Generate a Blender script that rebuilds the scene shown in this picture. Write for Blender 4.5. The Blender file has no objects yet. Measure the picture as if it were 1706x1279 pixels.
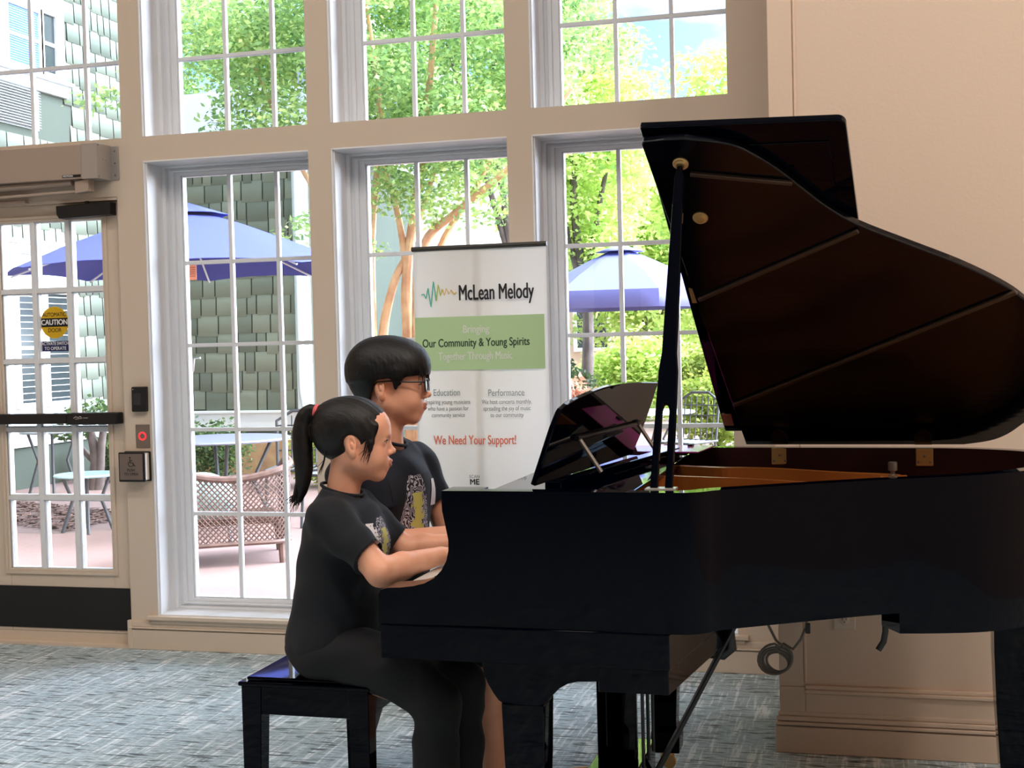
import bpy, bmesh, math, random
import numpy as np
from mathutils import Vector, Matrix, Euler

random.seed(7)
SC = bpy.context.scene
COL = SC.collection
PI = math.pi


# ------------------------------------------------------------------ helpers
def lin(c):
    return tuple(((v / 255.0) / 12.92 if v / 255.0 <= 0.04045 else ((v / 255.0 + 0.055) / 1.055) ** 2.4) for v in c)


MATS = {}


def mat(name, rgb, rough=0.6, metal=0.0, spec=0.5, coat=0.0, trans=0.0, emit=None, estr=0.0, bump=None, var=None, sheen=0.0):
    """Principled material; bump=(scale, strength), var=(scale, rgb2, amount)."""
    if name in MATS:
        return MATS[name]
    m = bpy.data.materials.new(name)
    m.use_nodes = True
    nt = m.node_tree
    b = nt.nodes['Principled BSDF']
    c = lin(rgb) + (1,)
    b.inputs['Base Color'].default_value = c
    b.inputs['Roughness'].default_value = rough
    b.inputs['Metallic'].default_value = metal
    b.inputs['Specular IOR Level'].default_value = spec
    b.inputs['Coat Weight'].default_value = coat
    b.inputs['Coat Roughness'].default_value = 0.03
    if sheen:
        b.inputs['Sheen Weight'].default_value = sheen
    if trans:
        b.inputs['Transmission Weight'].default_value = trans
    if emit:
        b.inputs['Emission Color'].default_value = lin(emit) + (1,)
        b.inputs['Emission Strength'].default_value = estr
    tc = nt.nodes.new('ShaderNodeTexCoord')
    if var:
        n = nt.nodes.new('ShaderNodeTexNoise')
        n.inputs['Scale'].default_value = var[0]
        n.inputs['Detail'].default_value = 5
        nt.links.new(tc.outputs['Object'], n.inputs['Vector'])
        r = nt.nodes.new('ShaderNodeValToRGB')
        r.color_ramp.elements[0].position = 0.35
        r.color_ramp.elements[1].position = 0.68
        r.color_ramp.elements[0].color = c
        r.color_ramp.elements[1].color = lin(var[1]) + (1,)
        nt.links.new(n.outputs['Fac'], r.inputs['Fac'])
        nt.links.new(r.outputs['Color'], b.inputs['Base Color'])
    if bump:
        n = nt.nodes.new('ShaderNodeTexNoise')
        n.inputs['Scale'].default_value = bump[0]
        n.inputs['Detail'].default_value = 4
        nt.links.new(tc.outputs['Object'], n.inputs['Vector'])
        bn = nt.nodes.new('ShaderNodeBump')
        bn.inputs['Strength'].default_value = bump[1]
        bn.inputs['Distance'].default_value = 0.01
        nt.links.new(n.outputs['Fac'], bn.inputs['Height'])
        nt.links.new(bn.outputs['Normal'], b.inputs['Normal'])
    MATS[name] = m
    return m


class MB:
    """collects simple shapes; build() links them as ONE mesh object"""

    def __init__(self):
        self.v = []
        self.f = []
        self.m = []

    def add(self, verts, faces, mi=0):
        o = len(self.v)
        self.v += [tuple(p) for p in verts]
        self.f += [tuple(i + o for i in f) for f in faces]
        self.m += [mi] * len(faces)
        return self

    def box(self, x0, x1, y0, y1, z0, z1, mi=0):
        vs = [(x, y, z) for z in (z0, z1) for y in (y0, y1) for x in (x0, x1)]
        fs = [(0, 2, 3, 1), (4, 5, 7, 6), (0, 1, 5, 4), (2, 6, 7, 3), (0, 4, 6, 2), (1, 3, 7, 5)]
        return self.add(vs, fs, mi)

    def obox(self, c, ax, ay, az, sx, sy, sz, mi=0):
        c, ax, ay, az = Vector(c), Vector(ax).normalized(), Vector(ay).normalized(), Vector(az).normalized()
        vs = [c + ax * (sx * i / 2) + ay * (sy * j / 2) + az * (sz * k / 2) for k in (-1, 1) for j in (-1, 1) for i in (-1, 1)]
        fs = [(0, 2, 3, 1), (4, 5, 7, 6), (0, 1, 5, 4), (2, 6, 7, 3), (0, 4, 6, 2), (1, 3, 7, 5)]
        return self.add(vs, fs, mi)

    def prism(self, poly, z0, z1, mi=0, frame=None):
        """poly in (x,y), extruded z; frame=(origin,ax,ay,az) maps it elsewhere"""
        n = len(poly)
        vs = [(p[0], p[1], z0) for p in poly] + [(p[0], p[1], z1) for p in poly]
        if frame:
            o, ax, ay, az = [Vector(t) for t in frame]
            vs = [o + ax * a + ay * b + az * c for a, b, c in vs]
        fs = [tuple(reversed(range(n))), tuple(range(n, 2 * n))]
        fs += [(i, (i + 1) % n, n + (i + 1) % n, n + i) for i in range(n)]
        return self.add(vs, fs, mi)

    def tube(self, pts, r, seg=10, mi=0, closed=False, cap=True, flat=None):
        """flat=(axis, factor) squeezes the section along an axis"""
        pts = [Vector(p) for p in pts]
        n = len(pts)
        rs = r if isinstance(r, (list, tuple)) else [r] * n
        o = len(self.v)
        up = None
        for i, p in enumerate(pts):
            if closed:
                t = (pts[(i + 1) % n] - pts[i - 1])
            else:
                t = pts[min(i + 1, n - 1)] - pts[max(i - 1, 0)]
            if t.length < 1e-9:
                t = Vector((0, 0, 1))
            t.normalize()
            if up is None:
                up = Vector((0, 0, 1)) if abs(t.z) < 0.9 else Vector((1, 0, 0))
            s = t.cross(up)
            if s.length < 1e-6:
                s = t.cross(Vector((0, 1, 0)))
            s.normalize()
            up = s.cross(t).normalized()
            for k in range(seg):
                a = 2 * PI * k / seg
                d = s * (math.cos(a) * rs[i]) + up * (math.sin(a) * rs[i])
                if flat:
                    ax = Vector(flat[0]).normalized()
                    d = d - ax * (d.dot(ax) * (1 - flat[1]))
                self.v.append(tuple(p + d))
        m = n if closed else n - 1
        for i in range(m):
            j = (i + 1) % n
            for k in range(seg):
                l = (k + 1) % seg
                self.f.append((o + i * seg + k, o + i * seg + l, o + j * seg + l, o + j * seg + k))
                self.m.append(mi)
        if cap and not closed:
            self.f.append(tuple(o + k for k in reversed(range(seg))))
            self.f.append(tuple(o + (n - 1) * seg + k for k in range(seg)))
            self.m += [mi, mi]
        return self

    def lathe(self, prof, c, ax=(0, 0, 1), seg=24, mi=0):
        """prof: list of (radius, height) along ax"""
        ax = Vector(ax).normalized()
        s = ax.cross(Vector((1, 0, 0)) if abs(ax.x) < 0.9 else Vector((0, 1, 0))).normalized()
        t = ax.cross(s)
        c = Vector(c)
        o = len(self.v)
        for r, h in prof:
            for k in range(seg):
                a = 2 * PI * k / seg
                self.v.append(tuple(c + ax * h + s * (r * math.cos(a)) + t * (r * math.sin(a))))
        for i in range(len(prof) - 1):
            for k in range(seg):
                l = (k + 1) % seg
                self.f.append((o + i * seg + k, o + i * seg + l, o + (i + 1) * seg + l, o + (i + 1) * seg + k))
                self.m.append(mi)
        self.f.append(tuple(o + k for k in reversed(range(seg))))
        self.f.append(tuple(o + (len(prof) - 1) * seg + k for k in range(seg)))
        self.m += [mi, mi]
        return self

    def ball(self, c, r, seg=16, rings=8, mi=0):
        rr = r if isinstance(r, (list, tuple)) else (r, r, r)
        o = len(self.v)
        self.v.append((c[0], c[1], c[2] - rr[2]))
        for i in range(1, rings):
            a = -PI / 2 + PI * i / rings
            for k in range(seg):
                b = 2 * PI * k / seg
                self.v.append((c[0] + rr[0] * math.cos(a) * math.cos(b), c[1] + rr[1] * math.cos(a) * math.sin(b), c[2] + rr[2] * math.sin(a)))
        self.v.append((c[0], c[1], c[2] + rr[2]))
        top = len(self.v) - 1
        for k in range(seg):
            l = (k + 1) % seg
            self.f.append((o, o + 1 + l, o + 1 + k)); self.m.append(mi)
            for i in range(rings - 2):
                self.f.append((o + 1 + i * seg + k, o + 1 + i * seg + l, o + 1 + (i + 1) * seg + l, o + 1 + (i + 1) * seg + k)); self.m.append(mi)
            self.f.append((top, o + 1 + (rings - 2) * seg + k, o + 1 + (rings - 2) * seg + l)); self.m.append(mi)
        return self

    def build(self, name, mats, parent=None, bevel=0.0, smooth=False, seg=2, autosm=40, loc=None):
        me = bpy.data.meshes.new(name)
        org = Vector(loc) if loc is not None else Vector((0, 0, 0))
        me.from_pydata([tuple(Vector(p) - org) for p in self.v], [], self.f)
        if not isinstance(mats, (list, tuple)):
            mats = [mats]
        for m in mats:
            me.materials.append(m)
        if len(mats) > 1:
            me.polygons.foreach_set('material_index', self.m)
        bm = bmesh.new()
        bm.from_mesh(me)
        bmesh.ops.recalc_face_normals(bm, faces=bm.faces)
        bm.to_mesh(me)
        bm.free()
        if smooth:
            me.polygons.foreach_set('use_smooth', [True] * len(me.polygons))
        me.update()
        o = bpy.data.objects.new(name, me)
        COL.objects.link(o)
        if parent is not None:
            put_under(o, parent)
            if loc is not None:
                o.location = org - WORLD_POS.get(parent.name, Vector((0, 0, 0)))
        elif loc is not None:
            o.location = org
        WORLD_POS[o.name] = Vector(loc) if loc is not None else Vector((0, 0, 0))
        if smooth and autosm and bevel <= 0:
            try:
                me.set_sharp_from_angle(angle=math.radians(autosm))
            except Exception:
                pass
        if bevel > 0:
            md = o.modifiers.new('bevel', 'BEVEL')
            md.width = bevel
            md.segments = seg
            md.limit_method = 'ANGLE'
            md.angle_limit = math.radians(35)
            md.harden_normals = False
        return o


WORLD_POS = {}


def put_under(o, parent):
    """parent o (whose mesh is in world coordinates) under an object placed without rotation"""
    o.parent = parent
    o.location = -WORLD_POS.get(parent.name, Vector((0, 0, 0)))


def tag(o, label=None, cat=None, group=None, kind=None):
    if label: o['label'] = label
    if cat: o['category'] = cat
    if group: o['group'] = group
    if kind: o['kind'] = kind
    return o


def thing(name, label, cat, loc=(0, 0, 0), group=None):
    o = bpy.data.objects.new(name, None)
    o.empty_display_size = 0.1
    COL.objects.link(o)
    o.location = loc
    WORLD_POS[o.name] = Vector(loc)
    return tag(o, label, cat, group)


def struct(name, mb, m, bevel=0.0, smooth=False, label=None):
    o = mb.build(name, m, None, bevel, smooth)
    o['kind'] = 'structure'
    if label: o['label'] = label
    return o


def copy_tree(o, parent=None, dloc=None):
    c = o.copy()
    COL.objects.link(c)
    if parent is not None:
        c.parent = parent
    if dloc is not None:
        c.location = Vector(c.location) + Vector(dloc)
    WORLD_POS[c.name] = WORLD_POS.get(o.name, Vector((0, 0, 0)))
    for ch in [x for x in bpy.data.objects if x.parent == o]:
        copy_tree(ch, c)
    return c


def lettering(text, size, m, parent, origin, ax, ay, align='CENTER', sx=1.0, bold=0.0, name='lettering', space=1.0):
    """flat text mesh lying in the plane spanned by ax (reading direction) and ay (up); bold thickens the strokes"""
    cu = bpy.data.curves.new(name, 'FONT')
    cu.body = text
    cu.size = size
    cu.align_x = align
    cu.align_y = 'CENTER'
    cu.space_character = space
    t = bpy.data.objects.new(name, cu)
    COL.objects.link(t)
    me0 = bpy.data.meshes.new_from_object(t)
    bpy.data.objects.remove(t)
    V = [v.co.copy() for v in me0.vertices]
    F = [tuple(p.vertices) for p in me0.polygons]
    bpy.data.meshes.remove(me0)
    ax, ay = Vector(ax).normalized(), Vector(ay).normalized()
    az = ax.cross(ay)
    O = Vector(origin)
    mb = MB()
    shifts = [(0, 0)] if not bold else [(-bold, 0), (bold, 0), (0, bold * 0.7), (0, -bold * 0.7)]
    for k, (dx, dy) in enumerate(shifts):
        mb.add([O + ax * (v.x * sx + dx) + ay * (v.y + dy) + az * (0.00004 * k) for v in V], F)
    return mb.build(name, m, parent)


# ---------------------------------------------------------------- SDF mesher
def ell(c, r, rot=None, op='+', k=0.01):
    return ('e', np.array(c, float), np.array(r, float), None if rot is None else np.array(Euler(rot).to_matrix()), op, k)


def cap(a, b, ra, rb=None, op='+', k=0.01):
    return ('c', np.array(a, float), np.array(b, float), ra, ra if rb is None else rb, op, k)


def chain(pts, rs, k=0.01, op='+'):
    rs = rs if isinstance(rs, (list, tuple)) else [rs] * len(pts)
    return [cap(pts[i], pts[i + 1], rs[i], rs[i + 1], op, k) for i in range(len(pts) - 1)]


def cutp(n, d, k=0.004):
    """keep where n.p < d"""
    return ('p', np.array(n, float), d, k)


def _box(p):
    if p[0] == 'e':
        R = max(p[2])
        if p[3] is None:
            return p[1] - p[2], p[1] + p[2]
        return p[1] - R, p[1] + R
    R = max(p[3], p[4])
    return np.minimum(p[1], p[2]) - R, np.maximum(p[1], p[2]) + R


def _ev(p, X, Y, Z):
    if p[0] == 'e':
        x, y, z = X - p[1][0], Y - p[1][1], Z - p[1][2]
        if p[3] is not None:
            R = p[3]
            x, y, z = (R[0, 0] * x + R[1, 0] * y + R[2, 0] * z, R[0, 1] * x + R[1, 1] * y + R[2, 1] * z, R[0, 2] * x + R[1, 2] * y + R[2, 2] * z)
        r = p[2]
        k0 = np.sqrt((x / r[0]) ** 2 + (y / r[1]) ** 2 + (z / r[2]) ** 2)
        k1 = np.sqrt((x / r[0] ** 2) ** 2 + (y / r[1] ** 2) ** 2 + (z / r[2] ** 2) ** 2) + 1e-9
        return k0 * (k0 - 1.0) / k1
    a, b = p[1], p[2]
    ba = b - a
    L2 = float(ba @ ba) + 1e-12
    t = np.clip(((X - a[0]) * ba[0] + (Y - a[1]) * ba[1] + (Z - a[2]) * ba[2]) / L2, 0, 1)
    d = np.sqrt((X - a[0] - t * ba[0]) ** 2 + (Y - a[1] - t * ba[1]) ** 2 + (Z - a[2] - t * ba[2]) ** 2)
    return d - (p[3] + (p[4] - p[3]) * t)


def sdf_field(prims, h, pad=0.012):
    lo = np.min([_box(p)[0] for p in prims if p[0] != 'p' and p[-2] == '+'], axis=0) - pad
    hi = np.max([_box(p)[1] for p in prims if p[0] != 'p' and p[-2] == '+'], axis=0) + pad
    n = np.ceil((hi - lo) / h).astype(int) + 1
    F = np.full(tuple(n), 1.0, np.float32)
    ax = [lo[i] + h * np.arange(n[i]) for i in range(3)]
    for p in prims:
        if p[0] == 'p':
            X, Y, Z = np.meshgrid(*ax, indexing='ij', sparse=True)
            d = p[1][0] * X + p[1][1] * Y + p[1][2] * Z - p[2]
            F = np.maximum(F, d.astype(np.float32))
            continue
        op, k = p[-2], p[-1]
        b0, b1 = _box(p)
        i0 = np.clip(np.floor((b0 - k - 3 * h - lo) / h).astype(int), 0, n - 1)
        i1 = np.clip(np.ceil((b1 + k + 3 * h - lo) / h).astype(int) + 1, 1, n)
        if np.any(i1 <= i0):
            continue
        sl = tuple(slice(i0[i], i1[i]) for i in range(3))
        X, Y, Z = np.meshgrid(*[ax[i][sl[i]] for i in range(3)], indexing='ij', sparse=True)
        d = _ev(p, X, Y, Z).astype(np.float32)
        A = F[sl]
        if op == '+':
            hh = np.clip(0.5 + 0.5 * (A - d) / k, 0, 1)
            F[sl] = A * (1 - hh) + d * hh - k * hh * (1 - hh)
        else:
            d = -d
            hh = np.clip(0.5 - 0.5 * (A - d) / k, 0, 1)
            F[sl] = A * (1 - hh) + d * hh + k * hh * (1 - hh)
    return F, lo


def nets(F, lo, h):
    S = F < 0
    cnt = np.zeros(tuple(s - 1 for s in F.shape), np.int8)
    cor = [(i, j, k) for i in (0, 1) for j in (0, 1) for k in (0, 1)]
    N = cnt.shape
    for (i, j, k) in cor:
        cnt += S[i:i + N[0], j:j + N[1], k:k + N[2]]
    act = np.argwhere((cnt > 0) & (cnt < 8))
    idx = np.full(N, -1, np.int64)
    idx[act[:, 0], act[:, 1], act[:, 2]] = np.arange(len(act))
    P = np.zeros((len(act), 3))
    W = np.zeros(len(act))
    val = {c: F[act[:, 0] + c[0], act[:, 1] + c[1], act[:, 2] + c[2]].astype(float) for c in cor}
    for a in cor:
        for b in cor:
            if a < b and sum(abs(a[i] - b[i]) for i in range(3)) == 1:
                fa, fb = val[a], val[b]
                m = (fa < 0) != (fb < 0)
                t = np.where(m, fa / np.where(m, fa - fb, 1), 0)
                for i in range(3):
                    P[:, i] += np.where(m, a[i] + t * (b[i] - a[i]), 0)
                W += m
    V = (act + P / W[:, None]) * h + lo
    Q = []
    for a in range(3):
        sl0 = [slice(1, None)] * 3
        sl0[a] = slice(0, -1)
        sl1 = [slice(1, None)] * 3
        sl1[a] = slice(1, None)
        s0, s1 = S[tuple(sl0)], S[tuple(sl1)]
        e = np.argwhere(s0 != s1)
        flip = s0[e[:, 0], e[:, 1], e[:, 2]]
        b, c = (a + 1) % 3, (a + 2) % 3
        base = e.copy()
        for q in range(3):
            if q != a:
                base[:, q] += 1
        def at(db, dc):
            t = base.copy()
            t[:, b] += db
            t[:, c] += dc
            ok = np.all((t >= 0) & (t < np.array(N)), axis=1)
            t = np.clip(t, 0, np.array(N) - 1)
            r = idx[t[:, 0], t[:, 1], t[:, 2]]
            r[~ok] = -1
            return r
        q = np.stack([at(-1, -1), at(0, -1), at(0, 0), at(-1, 0)], 1)
        q[~flip] = q[~flip][:, ::-1]
        Q.append(q[np.all(q >= 0, axis=1)])
    return V, np.concatenate(Q)


def np_mesh(name, V, Q, mats, parent=None, smooth=True, midx=None, iters=0):
    me = bpy.data.meshes.new(name)
    V = np.asarray(V, np.float32)
    Q = np.asarray(Q, np.int32)
    if iters:
        V = V.astype(float)
        k = Q.shape[1]
        for it in range(iters):
            A = np.zeros_like(V)
            w = np.zeros(len(V))
            for i in range(k):
                np.add.at(A, Q[:, i], V[Q[:, (i + 1) % k]])
                np.add.at(A, Q[:, i], V[Q[:, (i - 1) % k]])
                np.add.at(w, Q[:, i], 2)
            f = 0.5 if it % 2 == 0 else -0.4
            V = V + f * (A / np.maximum(w, 1)[:, None] - V)
        V = V.astype(np.float32)
    k = Q.shape[1]
    me.vertices.add(len(V))
    me.vertices.foreach_set('co', V.ravel())
    me.loops.add(Q.size)
    me.loops.foreach_set('vertex_index', Q.ravel())
    me.polygons.add(len(Q))
    me.polygons.foreach_set('loop_start', np.arange(0, Q.size, k, dtype=np.int32))
    if smooth:
        me.polygons.foreach_set('use_smooth', np.ones(len(Q), bool))
    if not isinstance(mats, (list, tuple)):
        mats = [mats]
    for m in mats:
        me.materials.append(m)
    if midx is not None:
        me.polygons.foreach_set('material_index', np.asarray(midx, np.int32))
    me.update(calc_edges=True)
    me.validate()
    o = bpy.data.objects.new(name, me)
    COL.objects.link(o)
    if parent is not None:
        put_under(o, parent)
    return o


def sdf_obj(name, prims, h, m, parent=None, iters=2):
    F, lo = sdf_field(prims, h)
    V, Q = nets(F, lo, h)
    return np_mesh(name, V, Q, m, parent, True, None, iters)


# ------------------------------------------------------------------ camera
def make_camera():
    f, yaw, pit, rol = 2200.0, 0.264747, 0.030672, -0.025146
    cy, sy, cp, sp, cr, sr = math.cos(yaw), math.sin(yaw), math.cos(pit), math.sin(pit), math.cos(rol), math.sin(rol)
    fw = Vector((-sy * cp, cy * cp, -sp))
    r0 = Vector((cy, sy, 0))
    u0 = r0.cross(fw)
    r = r0 * cr + u0 * sr
    u = -r0 * sr + u0 * cr
    cd = bpy.data.cameras.new('camera')
    cd.sensor_width = 36
    cd.lens = f / 1706 * 36
    cd.clip_start = 0.05
    cd.clip_end = 300
    o = bpy.data.objects.new('camera', cd)
    COL.objects.link(o)
    o.matrix_world = Matrix(((r.x, u.x, -fw.x, 0), (r.y, u.y, -fw.y, 0), (r.z, u.z, -fw.z, 1.36), (0, 0, 0, 1)))
    SC.camera = o


make_camera()
SC.view_settings.view_transform = 'Standard'
SC.view_settings.look = 'None'
SC.view_settings.gamma = 1
SC.view_settings.exposure = 0.0
try:
    SC.cycles.use_denoising = True
    SC.cycles.max_bounces = 10
    SC.cycles.transparent_max_bounces = 16
    SC.cycles.caustics_reflective = False
    SC.cycles.caustics_refractive = False
    SC.cycles.sample_clamp_indirect = 6
except Exception:
    pass

# --------------------------------------------------------------- materials
M_CREAM = mat('cream paint', (222, 204, 185), 0.45, bump=(60, 0.04))
M_WALL = mat('warm wall paint', (228, 204, 184), 0.6, bump=(90, 0.05))
M_WHITE = mat('white vinyl', (240, 242, 246), 0.35)
M_LINER = mat('white jamb paint', (242, 243, 246), 0.4)
M_BLACK = mat('black piano lacquer', (1, 3, 13), 0.03, spec=0.13)
M_BLKMET = mat('black metal', (14, 15, 18), 0.35)
M_BLKPL = mat('black plastic', (12, 13, 16), 0.45)
M_STEEL = mat('brushed steel', (150, 140, 132), 0.35, metal=0.9)
M_ALU = mat('painted aluminium', (186, 168, 154), 0.4, metal=0.3)
M_ALU2 = mat('raw aluminium', (190, 184, 180), 0.35, metal=0.6)
M_BRASS = mat('brass', (222, 184, 122), 0.35, metal=0.45)


def glass_mat(name, tint=(0.97, 0.985, 0.98), refl=0.5):
    m = bpy.data.materials.new(name)
    m.use_nodes = True
    nt = m.node_tree
    nt.nodes.clear()
    out = nt.nodes.new('ShaderNodeOutputMaterial')
    mix = nt.nodes.new('ShaderNodeMixShader')
    tr = nt.nodes.new('ShaderNodeBsdfTransparent')
    tr.inputs['Color'].default_value = tint + (1,)
    gl = nt.nodes.new('ShaderNodeBsdfGlossy')
    gl.inputs['Roughness'].default_value = 0.0
    lw = nt.nodes.new('ShaderNodeFresnel')
    lw.inputs['IOR'].default_value = 1.35
    nt.links.new(lw.outputs[0], mix.inputs['Fac'])
    nt.links.new(tr.outputs[0], mix.inputs[1])
    nt.links.new(gl.outputs[0], mix.inputs[2])
    nt.links.new(mix.outputs[0], out.inputs['Surface'])
    return m


M_GLASS = glass_mat('window glass')


def carpet_mat():
    m = bpy.data.materials.new('woven carpet')
    m.use_nodes = True
    nt = m.node_tree
    b = nt.nodes['Principled BSDF']
    b.inputs['Roughness'].default_value = 0.85
    b.inputs['Specular IOR Level'].default_value = 0.25
    b.inputs['Sheen Weight'].default_value = 0.25
    tc = nt.nodes.new('ShaderNodeTexCoord')

    def streak(sx, sy, scale, lo, hi, rot=0.0):
        mp = nt.nodes.new('ShaderNodeMapping')
        mp.inputs['Scale'].default_value = (sx, sy, 1)
        mp.inputs['Rotation'].default_value = (0, 0, rot)
        nt.links.new(tc.outputs['Object'], mp.inputs['Vector'])
        n = nt.nodes.new('ShaderNodeTexNoise')
        n.inputs['Scale'].default_value = scale
        n.inputs['Detail'].default_value = 3
        n.inputs['Roughness'].default_value = 0.6
        nt.links.new(mp.outputs[0], n.inputs['Vector'])
        mr = nt.nodes.new('ShaderNodeMapRange')
        mr.inputs['From Min'].default_value = lo
        mr.inputs['From Max'].default_value = hi
        nt.links.new(n.outputs['Fac'], mr.inputs['Value'])
        return mr.outputs[0]

    def mixc(fac, a, bcol, blend='MIX'):
        mx = nt.nodes.new('ShaderNodeMix')
        mx.data_type = 'RGBA'
        mx.blend_type = blend
        if isinstance(fac, float):
            mx.inputs['Factor'].default_value = fac
        else:
            nt.links.new(fac, mx.inputs['Factor'])
        for s, v in ((6, a), (7, bcol)):
            if isinstance(v, tuple):
                mx.inputs[s].default_value = lin(v) + (1,)
            else:
                nt.links.new(v, mx.inputs[s])
        return mx.outputs[2]

    warp = streak(8.0, 58.0, 1.0, 0.55, 0.62)      # dark yarns along the wall
    weft = streak(52.0, 3.6, 1.0, 0.52, 0.62)       # pale yarns running into the room
    fine = streak(22.0, 75.0, 1.0, 0.40, 0.60)
    big = streak(0.9, 1.6, 1.0, 0.35, 0.65)
    c = mixc(big, (194, 214, 222), (202, 220, 230))
    c = mixc(fine, (152, 176, 186), c)
    c = mixc(weft, c, (234, 244, 250))
    c = mixc(warp, c, (70, 86, 94))
    nt.links.new(c, b.inputs['Base Color'])
    bn = nt.nodes.new('ShaderNodeBump')
    bn.inputs['Strength'].default_value = 0.5
    bn.inputs['Distance'].default_value = 0.004
    nt.links.new(fine, bn.inputs['Height'])
    nt.links.new(bn.outputs['Normal'], b.inputs['Normal'])
    return m


M_CARPET = carpet_mat()

# -------------------------------------------------------------- room shell
D = 5.373           # inner face of the window wall
YF = 4.376          # inner face of the nearer wall on the right
ZC = 5.6
mb = MB().box(-7, 4, -8, D + 0.02, -0.12, 0)
struct('floor', mb, M_CARPET)
mb = MB().box(-7.2, 4.2, -8.2, 5.8, ZC, ZC + 0.2)
struct('ceiling', mb, mat('ceiling white', (225, 220, 212), 0.8))
struct('wall_left', MB().box(-7.2, -7, -8, 5.6, 0, ZC), M_WALL)
struct('wall_right', MB().box(4, 4.2, -8, 5.6, 0, ZC), M_WALL)
struct('wall_rear', MB().box(-7, 4, -8.2, -8, 0, ZC), mat('slate wall paint', (84, 92, 108), 0.6))

XS = [(-3.161, -2.354), (-2.245, -1.453), (-1.345, -0.533)]
T1, T2, SILL = 2.338, 2.226, 0.156
ZU = 3.35
Y2 = 5.62
# the casing boards overlap the openings at the right and above the transom, so the deep openings are wider
OV, OZ, YB = 0.086, 0.060, D + 0.030
mb = MB()
mb.box(-7, -4.24, D, Y2, 0, ZC)
mb.box(-4.24, -0.28, D, Y2, ZU, ZC)
mb.box(-3.30, -3.161, D, Y2, 0, T2)
mb.box(-3.269, -3.161, D, YB, T2, ZU)
mb.box(-3.170, -3.161, YB, Y2, T2, ZU)
for x0, x1 in ((-2.354, -2.245), (-1.453, -1.345)):
    mb.box(x0, x1, D, YB, 0, ZU)
    mb.box(x0 + OV, x1, YB, Y2, 0, ZU)
mb.box(-0.533, -0.28, D, YB, 0, ZU)
mb.box(-0.533 + OV, -0.28, YB, Y2, 0, ZU)
mb.box(-4.24, -3.269, D, YB, T2, T1)
mb.box(-4.24, -3.17, YB, Y2, T2, T1 - OZ)
mb.box(-4.24, -3.30, D, Y2, 2.075, T2)
mb.box(-4.24, -4.15, D, Y2, 0, 2.075)
for a, b in XS:
    mb.box(a, b, D, YB, T2, T1)
    mb.box(a, b + OV, YB, Y2, T2, T1 - OZ)
    mb.box(a, b, D, YB, 0, SILL - 0.012)
    mb.box(a, b + OV, YB, Y2, 0, SILL - 0.012)
struct('wall_back', mb, M_CREAM)

# jamb liners (the white reveals) and their thin edge beads, one trim object per opening
OPEN = []
for a, b in XS:
    OPEN.append((a, b, SILL, T2, OV, 0))
for a, b in XS:
    OPEN.append((a, b, T1, ZU, OV, OZ))
OPEN.append((-4.24, -3.269, T1, ZU, 0.099, OZ))
YG = 5.548
for n, (a, b, z0, z1, ov, oz) in enumerate(OPEN):
    t = 0.006
    mb = MB()
    mb.box(a - 0.001, a + t, D - 0.004, YG + 0.03, z0, z1)
    mb.box(b + ov - t, b + ov + 0.001, YB + 0.001, YG + 0.03, z0 - oz, z1)
    mb.box(a, b, D - 0.004, YG + 0.03, z1 - t, z1 + 0.001)
    mb.box(a, b + ov, YB + 0.001 if oz else D + 0.001, YG + 0.03, z0 - oz - 0.001, z0 - oz + t)
    mb.box(a + t, a + t + 0.006, D + 0.006, D + 0.016, z0, z1)
    struct('trim_%d' % (n + 1), mb, M_LINER, bevel=0.0015)


def window(n, a, b, z0, z1, rows, rowz, cols=3, ov=OV, oz=0.0):
    """stepped white vinyl frame, slim glazing bars, one pane"""
    t = 0.006
    a, b, z0, z1 = a + t, b + ov - t, z0 - oz + t, z1 - t
    q = 0.57
    mb = MB()

    def ring(i0, i1, y0, y1):
        mb.box(a + i0, a + i1, y0, y1, z0 + i0 * q, z1 - i0 * q)
        mb.box(b - i1, b - i0, y0, y1, z0 + i0 * q, z1 - i0 * q)
        mb.box(a + i1, b - i1, y0, y1, z1 - i1 * q, z1 - i0 * q)
        mb.box(a + i1, b - i1, y0, y1, z0 + i0 * q, z0 + i1 * q)
    ring(0.0, 0.018, YG - 0.03, YG + 0.06)
    ring(0.018, 0.034, YG - 0.008, YG + 0.06)
    ring(0.034, 0.052, YG - 0.016, YG + 0.06)
    ring(0.052, 0.080, YG - 0.002, YG + 0.05)
    ring(0.080, 0.087, YG + 0.008, YG + 0.045)
    fr = struct('window_%d' % n, mb, M_WHITE, bevel=0.002)
    g = 0.087
    gz = g * q
    w = (b - a - 2 * g) / cols
    bars = MB()
    for i in range(1, cols):
        x = a + g + w * i
        bars.box(x - 0.009, x + 0.009, YG + 0.006, YG + 0.03, z0 + gz, z1 - gz)
    for z in rowz:
        bars.box(a + g, b - g, YG + 0.0065, YG + 0.0295, z - 0.009, z + 0.009)
    bars.build('glazing_bars', M_WHITE, fr, bevel=0.002)
    MB().box(a + g - 0.004, b - g + 0.004, YG + 0.016, YG + 0.0195, z0 + gz - 0.004, z1 - gz + 0.004).build('glass', M_GLASS, fr)


k = 1
for a, b in XS:
    window(k, a, b, SILL, T2, 5, (1.772, 1.388, 0.995, 0.601)); k += 1
for a, b in XS:
    window(k, a, b, T1, ZU, 3, (2.713, 3.09), oz=OZ); k += 1
window(k, -4.24, -3.269, T1, ZU, 3, (2.725, 3.09), ov=0.099, oz=OZ)

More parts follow.
